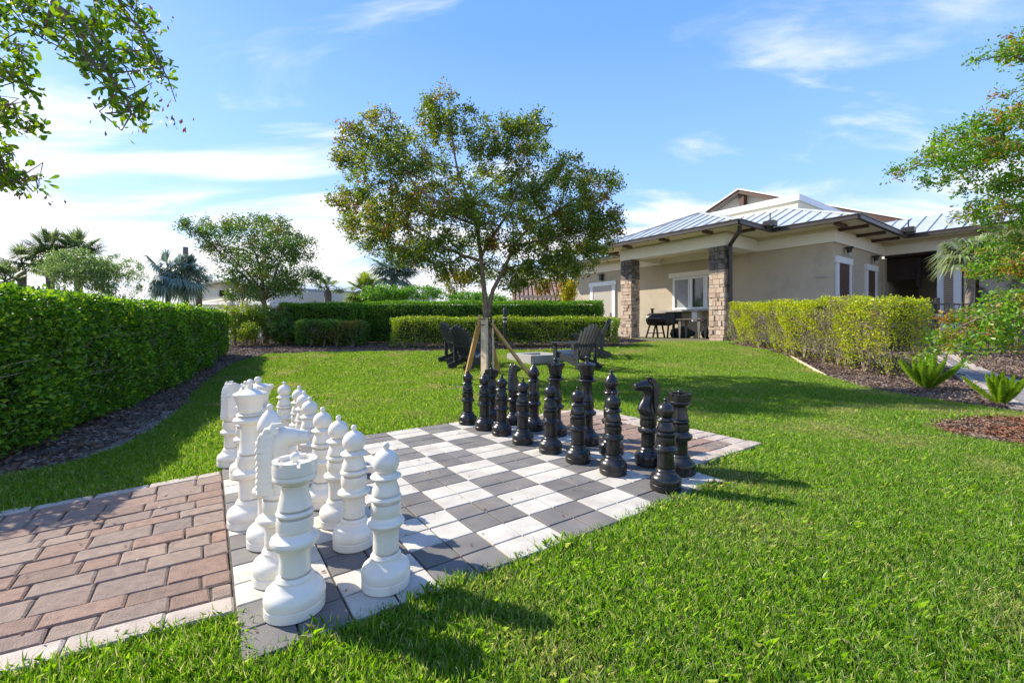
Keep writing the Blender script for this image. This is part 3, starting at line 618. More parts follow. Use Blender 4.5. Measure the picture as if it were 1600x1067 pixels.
# ------------------------------------------------------------------ chess pieces
def ballp(r, zc, n=9, a0=-80, a1=75, sx=1): return [(r*math.cos(math.radians(a0+(a1-a0)*i/n))*sx, zc+r*math.sin(math.radians(a0+(a1-a0)*i/n))) for i in range(n+1)]
def collar(r0, r, z, h): return [(r0, z-h), (r-.008, z-h*.72), (r-.001, z-h*.3), (r, z), (r-.003, z+h*.35), (r-.012, z+h*.6), (r0+.004, z+h)]
def base_prof(R, k=1):   # flared foot with a ring seam
    return [(R*.93, .0), (R*.985, .004), (R*.985, .030), (R*.955, .0325), (R*.955, .0355), (R*.99, .038), (R, .048), (R*.985, .06), (R*.93, .072), (R*.80, .082), (R*.70, .088), (R*.655, .095), (R*.62, .100), (R*.62, .106), (R*.56, .113), (R*.545, .1165), (R*.42, .1172), (R*.42, .123)]
def piece(kind):
    P = {}; extra = []
    if kind == 'pawn':
        R = .084; top = .485
        stem = [(.042,.1228),(.0445,.1245),(.0435,.16),(.044,.20)]+collar(.045,.064,.222,.02)+[(.047,.245),(.051,.252),(.052,.272),(.050,.288),(.038,.2915),(.038,.2955),(.053,.300),(.055,.306),(.0515,.314),(.040,.318),(.040,.3215),(.048,.322),(.047,.335),(.0405,.352),(.036,.366)]+collar(.035,.0535,.381,.011)+[(.028,.396)]
        head = ballp(.046,.428,12,-58,72)+[(.010,.4745),(.0085,.478)]+ballp(.0125,.4865,6,-50,90)
    elif kind == 'rook':
        R = .092
        stem = [(.045,.1228),(.0475,.1245),(.046,.16),(.047,.20)]+collar(.048,.074,.226,.024)+[(.050,.255),(.055,.262),(.056,.285),(.054,.300),(.040,.303),(.040,.308),(.056,.309),(.057,.315),(.053,.322),(.038,.324),(.038,.329),(.0515,.330),(.049,.345),(.043,.37),(.040,.395),(.040,.405)]
        head = [(.041,.403),(.050,.410),(.060,.416),(.066,.424),(.0665,.432),(.064,.437),(.067,.441),(.067,.468),(.045,.468),(.02,.470),(.010,.471),(.009,.478)]+ballp(.0155,.4885,6,-50,90)
    elif kind == 'bishop':
        R = .088
        stem = [(.043,.1228),(.046,.1245),(.045,.165),(.0455,.205)]+collar(.046,.067,.228,.022)+[(.049,.252),(.053,.260),(.054,.285),(.052,.302),(.040,.304),(.040,.309),(.054,.311),(.0545,.318),(.050,.325),(.0465,.345),(.042,.385),(.040,.412)]+collar(.038,.055,.430,.012)+[(.040,.442),(.046,.447),(.040,.453),(.028,.456)]
        head = [(.03,.455),(.041,.463),(.0475,.475),(.0495,.489),(.047,.505),(.0405,.523),(.030,.541),(.019,.554),(.012,.561),(.010,.565)]+ballp(.0135,.573,6,-50,90)
    elif kind in ('king', 'queen'):
        R = .095; q = 0 if kind == 'king' else -.02
        stem = [(.046,.1228),(.0475,.1245),(.0455,.17),(.046,.212)]+collar(.047,.072,.238,.024)+[(.050,.265),(.0535,.272),(.0545,.30),(.052,.322),(.040,.324),(.040,.329),(.052,.331),(.0515,.338),(.0465,.345),(.042,.385),(.040,.43),(.041,.462+q)]+collar(.042,.071,.484+q,.018)+[(.045,.502+q)]+collar(.045,.058,.509+q,.007)+[(.046,.518+q)]
        head = [(.045,.516+q),(.050,.521+q),(.052,.528+q),(.053,.545+q),(.060,.57+q),(.068,.593+q),(.0705,.600+q),(.069,.605+q),(.055,.612+q),(.028,.621+q),(.014,.625+q)]
        if kind == 'king': head += [(.012,.630),(.013,.645)]+ballp(.0145,.656,6,-50,90)
        else: head += [(.010,.610)]+ballp(.019,.622,6,-60,90)
    else:
        R = .086
        stem = [(.042,.1228),(.045,.1245),(.044,.165),(.0445,.20)]+collar(.045,.067,.222,.021)+[(.049,.246),(.0525,.254),(.0535,.275),(.0515,.292),(.040,.294),(.040,.2985),(.053,.301),(.0545,.308),(.052,.316),(.046,.319),(.046,.322)]
        head = None
    b = MB(); b.lathe(base_prof(R), 48); P['base'] = b
    sm_ = MB(); sm_.lathe(stem, 40); P['stem'] = sm_
    h = MB()
    if kind == 'rook':
        h.lathe(head, 40)
        for k in range(8):                          # low battlements round the rim
            a0 = 2*math.pi*k/8+.07; a1 = 2*math.pi*(k+1)/8-.07; n_ = 5; vs = []
            for i in range(n_+1):
                a = a0+(a1-a0)*i/n_
                for r_, z_ in ((.0665,.466),(.0665,.482),(.050,.482),(.050,.466)): vs.append((r_*math.cos(a), r_*math.sin(a), z_))
            fs = [(i*4+j, i*4+(j+1)%4, i*4+4+(j+1)%4, i*4+4+j) for i in range(n_) for j in range(4)]+[(0,1,2,3),(n_*4+3,n_*4+2,n_*4+1,n_*4)]
            h.add(vs, fs)
    elif kind == 'knight':
        secs = [(0,.318,.050,.050,0),(.008,.337,.057,.050,0),(.014,.360,.062,.046,0),(.010,.385,.056,.040,0),(.000,.408,.050,.035,2),(-.008,.432,.045,.032,2),(-.012,.458,.045,.031,-4),(-.008,.482,.048,.032,-26),(.004,.500,.047,.032,-52),(.026,.507,.040,.031,-82),(.048,.505,.033,.027,-94),(.069,.502,.027,.023,-94),(.086,.501,.025,.022,-92),(.098,.500,.021,.018,-90),(.104,.4995,.011,.010,-90)]
        vs = []; n_ = 20
        for x, z, hh, ww, tilt in secs:
            a = math.radians(tilt); dx, dz = math.cos(a), math.sin(a)   # in-plane axis of the section, pointing to the front
            for k in range(n_):
                c_, s_ = math.cos(2*math.pi*k/n_), math.sin(2*math.pi*k/n_)
                vs.append((x+dx*hh*c_, ww*s_, z+dz*hh*c_))
        fs = [(i*n_+k, i*n_+(k+1)%n_, (i+1)*n_+(k+1)%n_, (i+1)*n_+k) for i in range(len(secs)-1) for k in range(n_)]+[tuple(range(n_))[::-1], tuple((len(secs)-1)*n_+k for k in range(n_))]
        h.add(vs, fs)
        for s_ in (-1, 1):
            h.tube([(-.016, s_*.018, .525), (-.022, s_*.021, .545), (-.018, s_*.020, .562)], [.013,.010,.002], 8)       # ears
            h.tube([(.030, s_*.020, .520), (.030, s_*.027, .520)], [.009,.006], 8)                                       # eyes
            h.tube([(.082, s_*.012, .500), (.082, s_*.019, .501)], [.007,.004], 8)                                       # nostrils
        h.box((-.006,0,.545), (.03,.014,.03))
        path = [(-.044,.535),(-.058,.518),(-.064,.497),(-.066,.475),(-.065,.452),(-.063,.430),(-.062,.408),(-.062,.387),(-.063,.366),(-.064,.345),(-.060,.328)]
        for i, (x, z) in enumerate(path):          # stepped mane
            wv = .034+.0022*i
            h.add([(x, -wv/2, z+.009), (x, wv/2, z+.009), (x-.010, wv/2, z-.011), (x-.010, -wv/2, z-.011), (x+.045, -wv*.9, z+.013), (x+.045, wv*.9, z+.013), (x+.045, wv*.9, z-.012), (x+.045, -wv*.9, z-.012)],
                  [(0,1,2,3),(4,5,1,0),(5,6,2,1),(6,7,3,2),(7,4,0,3),(7,6,5,4)])
    else:
        h.lathe(head, 40)
        if kind == 'queen':
            for k in range(8):
                a = 2*math.pi*k/8; h.tube([(.063*math.cos(a), .063*math.sin(a), .568), (.0675*math.cos(a), .0675*math.sin(a), .595)], [.009,.011], 8)
        if kind == 'king':
            h.box((0,0,.652), (.014,.052,.02), bev=.003)
    P['head'] = h
    return P
PROTO = {}
def chess(kind, color, x, y, label, face=0):
    key = (kind, color); m = 'white_plastic' if color == 'white' else 'black_plastic'
    root = empty('chess_'+kind, (x, y, A*x+.0005), label, 'chess piece', color+' chess pieces', face)
    root.rotation_euler = (0, -math.atan(A)*0, face)
    if key not in PROTO:
        PROTO[key] = [mb.build(nm, m, root, smooth=32) for nm, mb in piece(kind).items()]
    else:
        for o in PROTO[key]:
            c = o.copy(); COL.objects.link(c); c.parent = root
def gx(px, Y): return (px-800)/F*Y
orde = ['nearest the camera', 'second', 'third', 'fourth', 'fifth', 'sixth', 'seventh', 'eighth and farthest']
wp = [(603,1.56),(553,1.85),(529,2.06),(504,2.28),(484,2.64),(475,2.90),(467,3.16),(444,3.42)]
bp = [(1040,2.43),(958,2.70),(903,2.94),(860,3.17),(817,3.42),(784,3.70),(757,3.90),(731,4.13)]
for k, (px, Y) in enumerate(wp): chess('pawn', 'white', gx(px, Y), Y, 'white pawn %s in the row of white pawns' % (orde[0] if k == 0 else orde[k]+' from the camera'))
for k, (px, Y) in enumerate(bp): chess('pawn', 'black', gx(px, Y), Y, 'black pawn %s in the row of black pawns' % (orde[0] if k == 0 else orde[k]+' from the camera'))
wb_ = [('rook',461,1.43,'white castle with battlements at the near corner of the board'),('knight',435,1.61,'white horse-head knight with stepped mane just behind the nearest white castle'),('bishop',422,1.875,'white bishop with pointed head between the near white knight and the white king'),
       ('king',391,2.07,'tall white king with a knobbed post on its crown in the white back row'),('queen',403,2.46,'tall white queen with flat ball on a flared crown behind the white king'),('bishop',384,2.74,'white bishop mostly hidden behind the tall white pieces, farther from the camera'),
       ('knight',362,2.97,'white knight at the left edge, its stepped mane showing behind the white king'),('rook',379,3.30,'white castle at the far end of the white back row')]
for kd, px, Y, lb in wb_: chess(kd, 'white', gx(px, Y), Y, lb, face=TH-(.12 if kd == 'knight' and Y < 2 else 0)+(.9 if kd == 'knight' and Y > 2 else 0))
bb_ = [('rook',1062,2.69,'black castle at the near right end of the black back row'),('knight',1013,2.86,'black horse-head knight with its muzzle to the left, beside the nearest black castle'),('bishop',955,3.12,'black bishop with pointed head standing right behind a black pawn, nearer the camera'),
       ('king',917,3.38,'tall black king, the tallest black piece in the black back row'),('queen',868,3.66,'tall black queen left of the black king'),('bishop',834,3.86,'black bishop left of the black queen, in front of the slanting wooden stake'),
       ('knight',803,4.10,'black knight between the far black bishop and far black castle'),('rook',768,4.32,'black castle at the far left end of the black back row')]
for kd, px, Y, lb in bb_: chess(kd, 'black', gx(px, Y), Y, lb, face=math.pi+TH-(.35 if kd == 'knight' and Y < 3 else 0)-(2.7 if kd == 'knight' and Y > 3 else 0))

# ------------------------------------------------------------------ vegetation
def hedge(name, line, thick, ztop, label, leaf, n_side, n_top, size, core='core', zb=None, bulge=.05, lower=1., seed=1, stems=0, twigs=0, cat='hedge', both=True):
    """line: (x0,y0)-(x1,y1) of the face towards the camera; body lies to the left of the direction of travel"""
    (x0, y0), (x1, y1) = line; d = Vector((x1-x0, y1-y0)); Ln = d.length; d.normalize(); nrm = Vector((-d.y, d.x))
    root = empty(name, (x0, y0, T(x0, y0)), label, cat); loc = np.array(root.location)
    def zt(x, y): return ztop(x, y) if callable(ztop) else ztop
    rg = np.random.default_rng(seed)
    pts = []; dirs = []
    def wob(a, z): return bulge*(np.sin(a*3.1+seed)+np.sin(a*7.3+z*5+seed*2)*.6+np.sin(z*9+a*2.2)*.5)
    D2 = np.array([d.x, d.y]); N2 = np.array([nrm.x, nrm.y]); P0 = np.array([x0, y0])
    zg = lambda X, Y: Tn(X, Y)
    def face(n, a, off, out, low):
        zf = rg.random(n)
        if low < 1: keep = rg.random(n) < (low+(1-low)*np.clip((zf-.05)/.6, 0, 1)); zf = zf[keep]; a = a[keep]; off = off[keep]; out = out[keep]; n = len(zf)
        XY = P0+a[:, None]*D2+off[:, None]*N2; zz = zg(XY[:, 0], XY[:, 1]); ztp = np.array([zt(x, y) for x, y in XY]) if callable(ztop) else np.full(n, ztop)
        Z = zz+.04+(ztp-zz-.04)*zf; hol = (np.sin(a*5.3+seed)*np.sin(Z*8.+a*1.7)+.6*np.sin(a*11.+Z*9)*np.sin(Z*15+seed)) > .62
        kp = ~hol | (rg.random(n) > .62); XY = XY[kp]; Z = Z[kp]; a = a[kp]; zf = zf[kp]; out = out[kp]; n = len(Z)
        depth = rg.exponential(.06, n)-.03-(rg.random(n) > .96)*rg.random(n)*.06+wob(a, Z); 
        edge = np.clip((zf-.93)/.07, 0, 1)*.04
        XY = XY-out*(0-depth-edge)[:, None]*1.0
        pts.append(np.c_[XY, Z]); o3 = np.c_[-out, np.zeros(n)]; dirs.append(o3*.8+rg.normal(size=(n, 3))*.75+np.array([0, 0, .35]))
    a = rg.random(n_side)*Ln; face(n_side, a, np.zeros(n_side), np.tile(N2, (n_side, 1)), lower)
    ne = int(n_side*thick/Ln)
    for end in (0, 1):
        off = rg.random(ne)*thick; face(ne, np.full(ne, Ln*end), off, np.tile(D2*(1 if end == 0 else -1), (ne, 1)), lower)
    if both:
        nb = n_side//3; a = rg.random(nb)*Ln; face(nb, a, np.full(nb, thick), np.tile(-N2, (nb, 1)), lower)
    a = rg.random(n_top)*Ln; off = rg.random(n_top)*thick; XY = P0+a[:, None]*D2+off[:, None]*N2
    Z = (np.array([zt(x, y) for x, y in XY]) if callable(ztop) else np.full(n_top, ztop))-rg.exponential(.03, n_top)+.015+wob(a, off)*.35+(rg.random(n_top) > .93)*rg.random(n_top)*.07
    pts.append(np.c_[XY, Z]); dirs.append(rg.normal(size=(n_top, 3))*.8+np.array([0, 0, .9]))
    P = np.concatenate(pts)-loc; Dd = np.concatenate(dirs); n = len(P); sz = size*(.55+.8*rg.random(n))
    npmesh('foliage', leafquads(P, Dd, sz, sz*.55, up=.15), leaf, root)
    # solid filler against see-through; its dark colour stands for the shaded inside
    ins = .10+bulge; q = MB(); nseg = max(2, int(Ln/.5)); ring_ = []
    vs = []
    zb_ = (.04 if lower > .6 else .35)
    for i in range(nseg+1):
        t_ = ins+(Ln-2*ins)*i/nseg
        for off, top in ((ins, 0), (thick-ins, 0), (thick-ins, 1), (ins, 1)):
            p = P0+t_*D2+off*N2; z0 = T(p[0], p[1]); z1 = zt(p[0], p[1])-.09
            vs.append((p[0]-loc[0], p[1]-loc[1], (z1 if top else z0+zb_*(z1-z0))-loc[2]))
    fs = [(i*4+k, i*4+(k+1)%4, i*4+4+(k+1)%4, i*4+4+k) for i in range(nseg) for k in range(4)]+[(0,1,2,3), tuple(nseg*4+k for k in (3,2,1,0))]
    q.add(vs, fs); q.build('dark_filler_core', core, root)
    if stems or twigs:
        q = MB(); r2 = random.Random(seed)
        for i in range(stems):
            t_ = (i+.5)/stems*Ln+r2.uniform(-.1, .1); p = P0+t_*D2+(r2.uniform(.12, .3))*N2; b0 = Vector((p[0], p[1], T(*p)-.04)); hh = zt(*p)-b0.z
            for k in range(r2.randint(3, 5)):
                e = b0+Vector((D2[0]*r2.uniform(-.35,.35)-N2[0]*.05, D2[1]*r2.uniform(-.35,.35)-N2[1]*.05, hh*r2.uniform(.5,.75)))
                mid = b0.lerp(e, .45)+Vector((r2.uniform(-.04,.04), r2.uniform(-.04,.04), 0)); q.tube([b0-Vector(loc), mid-Vector(loc), e-Vector(loc)], [.018,.012,.005], 5)
        for i in range(twigs):
            t_ = r2.uniform(0, Ln); off = r2.uniform(-.03, .05)
            if r2.random() < thick/(Ln+thick): p = P0+(r2.choice((0, Ln)))*D2+r2.uniform(0, thick)*N2
            else: p = P0+t_*D2+off*N2
            z = T(*p); hh = zt(*p)-z; a_ = Vector((p[0], p[1], z+hh*r2.uniform(.12,.8)))-Vector(loc)
            e = a_+Vector((r2.gauss(0,.07)-N2[0]*.02, r2.gauss(0,.07)-N2[1]*.02, r2.uniform(.04,.16))); m_ = a_.lerp(e, .5)+Vector((r2.gauss(0,.015), r2.gauss(0,.015), 0))
            q.tube([a_, m_, e], [.0045,.003,.0015], 4, cap=False)
        tag(q.build('stems', 'twig', root), kind='stuff')
    return root

def tree(name, base, label, limbs, blobs, leafm, size, bark='bark', seed=3, cat='tree', per=16, twig_r=.006, six=False, droop=0., group=None, extra=None, aspect=.5, spread=.9):
    """limbs: list of (points, radii); blobs: (center, (rx,ry,rz), n_twigs)"""
    root = empty(name, base, label, cat, group); b0 = Vector(base); q = MB(); r2 = random.Random(seed); rg = np.random.default_rng(seed)
    allp = []
    for pts, rad in limbs:
        P = [Vector(p) for p in pts]; 
        fine = []; fr = []
        for i in range(len(P)-1):
            n_ = max(2, int((P[i+1]-P[i]).length/.25))
            for k in range(n_):
                u_ = k/n_; j = Vector((r2.gauss(0,1), r2.gauss(0,1), r2.gauss(0,.5)))*(.012 if (i or k) else 0)
                fine.append(P[i].lerp(P[i+1], u_)+j); fr.append(rad[i]*(1-u_)+rad[i+1]*u_)
        fine.append(P[-1]); fr.append(rad[-1]); q.tube([p-b0 for p in fine], fr, 9); allp += list(zip(fine, fr))
    LP = []; LD = []
    for c, R, nt_ in blobs:
        c = Vector(c)
        src = min(allp, key=lambda a: (a[0]-c).length)
        sec = [src[0], src[0].lerp(c, .5)+Vector((r2.gauss(0,.04), r2.gauss(0,.04), r2.gauss(0,.04))), c]
        r0 = min(src[1]*.7, .02); q.tube([p-b0 for p in sec], [r0, r0*.7, r0*.45], 6)
        pool = [c, sec[1], c.lerp(sec[1], .5)]
        for k in range(nt_):
            while True:
                v = Vector((r2.uniform(-1,1), r2.uniform(-1,1), r2.uniform(-1,1)))
                if .12 < v.length < 1: break
            v = v*(v.length**-.35)
            e = c+Vector((v.x*R[0], v.y*R[1], v.z*R[2]-droop*abs(v.x)))
            s_ = min(pool, key=lambda p: (p-e).length+r2.uniform(0,.08)); 
            m_ = s_.lerp(e, .5)+Vector((r2.gauss(0,.03), r2.gauss(0,.03), r2.gauss(0,.03)+.02)); q.tube([s_-b0, m_-b0, e-b0], [twig_r, twig_r*.7, twig_r*.35], 4, cap=False); pool.append(e); pool.append(m_)
            d = (e-m_)
            nl = int(per*r2.uniform(.6, 1.4)); tpos = rg.random(nl)**.6
            base_ = np.array(m_)+tpos[:, None]*np.array(d)*1.05
            LP.append(base_+rg.normal(size=(nl, 3))*size*spread); LD.append(unit(np.array(d)[None, :])*.5+rg.normal(size=(nl, 3))*.8+np.array([0,0,.15]))
    tr = q.build('trunk', bark, root, smooth=50)
    P = np.concatenate(LP)-np.array(base); Dd = np.concatenate(LD); n = len(P); sz = size*(.6+.8*rg.random(n))
    npmesh('crown', leafquads(P, Dd, sz, sz*aspect, six=six), leafm, root, k=6 if six else 4)
    return root

# left hedge: its lawn face runs from the far end towards the camera, body on the far side
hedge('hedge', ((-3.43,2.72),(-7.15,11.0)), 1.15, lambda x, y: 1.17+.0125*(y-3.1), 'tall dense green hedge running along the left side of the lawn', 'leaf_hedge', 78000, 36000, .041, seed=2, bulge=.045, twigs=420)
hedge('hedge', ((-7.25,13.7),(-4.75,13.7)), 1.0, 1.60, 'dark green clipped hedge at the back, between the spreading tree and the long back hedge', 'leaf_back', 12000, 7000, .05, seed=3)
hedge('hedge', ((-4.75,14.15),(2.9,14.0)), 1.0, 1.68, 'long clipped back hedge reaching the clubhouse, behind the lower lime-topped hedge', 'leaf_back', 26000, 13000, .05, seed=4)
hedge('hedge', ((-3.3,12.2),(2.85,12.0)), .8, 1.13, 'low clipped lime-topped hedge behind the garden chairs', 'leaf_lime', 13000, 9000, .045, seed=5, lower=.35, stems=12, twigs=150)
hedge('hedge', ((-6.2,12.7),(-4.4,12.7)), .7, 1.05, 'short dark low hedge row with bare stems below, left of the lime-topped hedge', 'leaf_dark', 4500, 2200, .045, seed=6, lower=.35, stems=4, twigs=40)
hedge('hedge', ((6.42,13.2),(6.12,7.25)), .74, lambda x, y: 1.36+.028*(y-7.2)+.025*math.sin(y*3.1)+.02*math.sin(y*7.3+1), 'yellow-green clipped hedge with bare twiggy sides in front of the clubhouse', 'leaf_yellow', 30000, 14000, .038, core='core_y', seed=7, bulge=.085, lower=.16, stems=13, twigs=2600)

# main tree (stems and limbs laid out at the tree's own distance)
def Q(px, py, Y=7.1): return pz(px, py, Y)
tb_ = at(763, 597); Y0 = tb_.y
tb_.z -= .05
sc7 = Y0
limbs = [([tb_, Q(764,540,sc7), Q(760,500,sc7), Q(757,455,sc7), Q(752,405,sc7), Q(744,350,sc7-.1), Q(728,300,sc7-.15), Q(712,250,sc7-.1), Q(705,215,sc7), Q(690,165,sc7+.1)], [.062,.055,.05,.042,.036,.030,.022,.016,.011,.006]),
         ([Q(762,495,sc7), Q(770,455,sc7+.05), Q(787,420,sc7+.1), Q(800,385,sc7+.15), Q(822,360,sc7+.2), Q(870,330,sc7+.3), Q(920,300,sc7+.3)], [.04,.034,.03,.026,.022,.014,.006]),
         ([Q(752,408,sc7), Q(725,400,sc7+.1), Q(700,388,sc7+.2), Q(660,370,sc7+.4), Q(610,335,sc7+.5), Q(565,300,sc7+.4)], [.03,.026,.022,.017,.012,.006]),
         ([Q(744,352,sc7-.1), Q(700,335,sc7-.5), Q(650,290,sc7-.8), Q(610,240,sc7-.8), Q(580,205,sc7-.7)], [.022,.018,.014,.010,.005]),
         ([Q(752,400,sc7), Q(790,340,sc7-.3), Q(810,290,sc7-.5), Q(820,240,sc7-.5), Q(825,205,sc7-.4)], [.024,.019,.014,.010,.005]),
         ([Q(736,320,sc7-.1), Q(775,280,sc7+.3), Q(800,250,sc7+.5), Q(840,215,sc7+.6)], [.016,.012,.008,.005]),
         ([Q(800,385,sc7+.15), Q(850,375,sc7-.4), Q(900,370,sc7-.8), Q(940,350,sc7-.9)], [.022,.016,.010,.005]),
         ([Q(787,420,sc7+.1), Q(830,410,sc7+.7), Q(880,400,sc7+1.0), Q(910,395,sc7+1.0)], [.018,.013,.009,.005]),
         ([Q(712,262,sc7-.1), Q(670,240,sc7+.4), Q(640,215,sc7+.7)], [.013,.009,.005])]
def B(px, py, dy, rx, rz, n, ry=None): 
    k = sc7/F*1.08; return (tuple(Q(px, py, sc7+dy)), (rx*k*1.04, (ry or rx)*k, rz*k*.8), n)
blobs = [B(690,165,.1,26,34,26), B(680,195,-.1,34,30,30), B(725,205,.2,45,34,40), B(775,215,-.3,42,32,36), B(825,200,-.4,30,24,26), B(840,225,.3,30,30,26), B(790,250,.1,55,38,50),
         B(590,205,-.6,38,30,34), B(560,225,-.5,34,26,26), B(550,260,.2,34,30,26), B(600,255,-.7,50,36,46), B(650,235,.5,50,34,44), B(660,280,-.3,60,40,60),
         B(545,310,.4,34,24,26), B(590,320,.5,56,34,52), B(570,360,.3,40,26,34), B(640,335,.3,60,38,60), B(700,310,.6,60,40,60), B(720,345,-.5,58,34,56), B(620,385,.5,56,22,40), B(670,390,-.3,50,22,36),
         B(770,310,-.4,60,42,60), B(830,290,.2,52,38,52), B(880,265,.3,34,26,26), B(880,305,-.2,50,34,46), B(935,290,.3,32,26,30), B(920,330,-.6,46,34,46), B(945,360,-.7,28,24,24), B(855,345,.6,60,34,60), B(800,365,-.4,56,30,48),
         B(880,385,.8,56,28,50), B(925,390,.5,34,22,26), B(840,400,-.2,50,22,36), B(730,385,.7,50,22,30), B(830,430,.7,56,18,34), B(710,440,.8,34,18,26), B(740,430,1.0,36,16,22), B(885,420,1.0,30,20,22), B(905,365,.1,50,26,40), B(870,420,-.3,46,18,30), B(810,445,.2,30,14,18), B(600,350,-.3,50,30,34), B(640,405,.4,44,16,24), B(690,415,-.2,40,16,22), B(770,420,.5,34,18,20), B(860,450,1.0,34,14,14)]
tree('shade_tree', tuple(tb_), 'staked young olive-green tree with rusty leaf patches standing behind the black chess pieces', limbs, blobs, 'leaf_tree', .041, seed=5, per=64, spread=1.2, aspect=.55)

# staking of the main tree
kz = lambda v: v-Vector(tb_)
sup = empty('tree_stakes', tuple(tb_), 'lumber stakes and battens strapped round the trunk of the main tree', 'tree stake')
def bar_at(p, q_, w_, h_, m, nm): MB().bar(kz(Vector(p)), kz(Vector(q_)), w_, h_).build(nm, m, sup)
Yp = Y0-.11; top = Q(757, 497, Yp); g1 = at(757, 600)
MB().box(kz(Vector((Q(757,497,Yp).x, Yp, (Q(757,497,Yp).z+T(0,Yp)-.03)/2))), (.125,.04,Q(757,497,Yp).z-T(0,Yp)+.03), rz=-.75).build('batten', 'grey_lumber', sup)
bar_at(Q(770,500,Y0), (Q(770,500,Y0).x+.01, Y0, T(0, Y0)-.03), .03, .09, 'grey_lumber', 'batten')
bar_at(Q(748,508,Y0-.05), at(728,592), .075, .04, 'lumber', 'stake')
bar_at(Q(767,505,Y0-.05), at(832,592), .075, .04, 'lumber', 'stake')
bar_at(Q(760,505,Y0+.08), Vector((tb_.x+.15, Y0+1.0, T(0, Y0+1)-.03)), .075, .04, 'lumber', 'stake')
bar_at(Q(749,492,Y0), Q(748,512,Y0), .04, .07, 'lumber', 'cleat'); bar_at(Q(767,492,Y0-.02), Q(768,512,Y0-.02), .03, .07, 'brown_wood', 'cleat')
q = MB(); ctr = kz(Q(759,499,Y0-.02)); 
for dz in (0, -.09):
    pts = [ctr+Vector((.10*math.cos(a), .13*math.sin(a), dz)) for a in np.linspace(0, 2*math.pi, 17)]; q.tube(pts, .006, 5)
q.build('strap', 'black_metal', sup)

# spreading tree on the left
yb = 14.6
def Q2(px, py, dy=0): return pz(px, py, yb+dy)
b2 = Vector((gx(415, yb), yb, T(gx(415, yb), yb)-.05))
def B2(px, py, dy, rx, rz, n): k = yb/F; return (tuple(Q2(px, py, dy)), (rx*k, rx*k, rz*k), n)
limbs2 = [([b2, Q2(415,490), Q2(413,470), Q2(410,440), Q2(400,400), Q2(385,370)], [.10,.085,.075,.05,.03,.01]),
          ([Q2(413,470), Q2(390,440,.3), Q2(350,400,.5), Q2(310,365,.3), Q2(285,352,0)], [.05,.04,.028,.015,.006]),
          ([Q2(413,465), Q2(430,430,-.4), Q2(440,395,-.6), Q2(450,360,-.5)], [.05,.035,.02,.008]),
          ([Q2(414,468), Q2(440,450,.3), Q2(470,435,.5), Q2(490,430,.5)], [.045,.03,.016,.006]),
          ([Q2(412,455), Q2(385,425,-.8), Q2(360,400,-1.2), Q2(345,375,-1.3)], [.035,.025,.014,.006])]
blobs2 = [B2(292,353,0,16,7,14), B2(312,368,.2,22,11,24), B2(316,350,.3,8,16,10), B2(335,385,.3,28,15,30), B2(352,362,-1,26,14,26), B2(372,352,.4,26,12,26), B2(365,400,.3,34,18,40), B2(395,368,-.4,34,16,38), B2(400,345,.5,18,7,14), B2(425,358,.2,32,14,34), B2(445,375,-.5,32,18,38),
          B2(400,405,-.8,38,22,46), B2(435,405,.4,38,22,46), B2(465,395,-.3,26,16,30), B2(478,378,.2,16,8,12), B2(470,430,.3,32,15,32), B2(495,433,.4,14,10,12), B2(430,440,-.5,34,15,34), B2(390,440,.2,28,16,26), B2(355,430,.3,26,12,18), B2(375,462,0,20,12,16), B2(440,455,.3,26,9,14), B2(415,455,-.5,36,16,34), B2(450,450,.5,30,14,26), B2(385,455,.3,28,16,26), B2(445,390,-.9,34,18,26), B2(420,425,.9,34,16,26), B2(430,345,.1,20,6,10)]
tree('shade_tree', tuple(b2), 'windswept spreading dark green tree in the mulch bed at the back left of the lawn', limbs2, blobs2, 'leaf_dark', .062, seed=9, per=42, twig_r=.009, spread=1.3, aspect=.6)
s2 = empty('tree_stakes', tuple(b2), 'pale lumber post and slanting props round the trunk of the back left tree', 'tree stake')
for a_, e_, w_ in ((Q2(412,484,-.15), Q2(412,530,-.15), .13), (Q2(406,487,-.1), Vector((b2.x-.9, yb-.6, b2.z)), .07), (Q2(420,487,.0), Vector((b2.x+1.1, yb-.7, b2.z)), .07)):
    MB().bar(a_-b2, e_-b2, w_, .05).build('stake', 'grey_lumber', s2)

# near tree whose boughs hang in from the top left
nb = Vector((-4.3, 1.3, T(-4.3, 1.3)-.05))
def NP(px, py, Y): return pz(px, py, Y)
limbs3 = [([nb, (-4.25,1.35,1.3), (-4.1,1.4,2.2), (-3.6,1.5,2.8), (-2.6,1.55,2.75), NP(20,-160,1.6), NP(75,-40,1.6), NP(140,60,1.55), NP(175,130,1.5), NP(205,180,1.5)], [.13,.11,.09,.06,.035,.018,.012,.008,.005,.003]),
          ([NP(20,-160,1.6), NP(120,-60,1.75), NP(180,0,1.8), NP(220,50,1.8), NP(250,100,1.8), NP(275,160,1.8)], [.015,.010,.007,.005,.003,.0015]),
          ([(-4.1,1.4,2.2), (-3.2,1.6,2.0), NP(-150,40,1.75), NP(-40,90,1.7), NP(20,130,1.65)], [.05,.03,.015,.008,.003]),
          ([(-4.2,1.4,1.5), (-3.2,1.6,1.6), NP(-140,220,1.75), NP(-30,255,1.7), NP(30,275,1.7), NP(52,300,1.7)], [.05,.03,.012,.007,.004,.002]),
          ([(-4.15,1.38,1.9), (-5.2,1.2,2.7), (-6,.9,3.0)], [.04,.03,.015])]
def B3(px, py, Y, rx, rz, n, ry=.12): k = Y/F; return (tuple(NP(px, py, Y)), (rx*k, ry, rz*k), n)
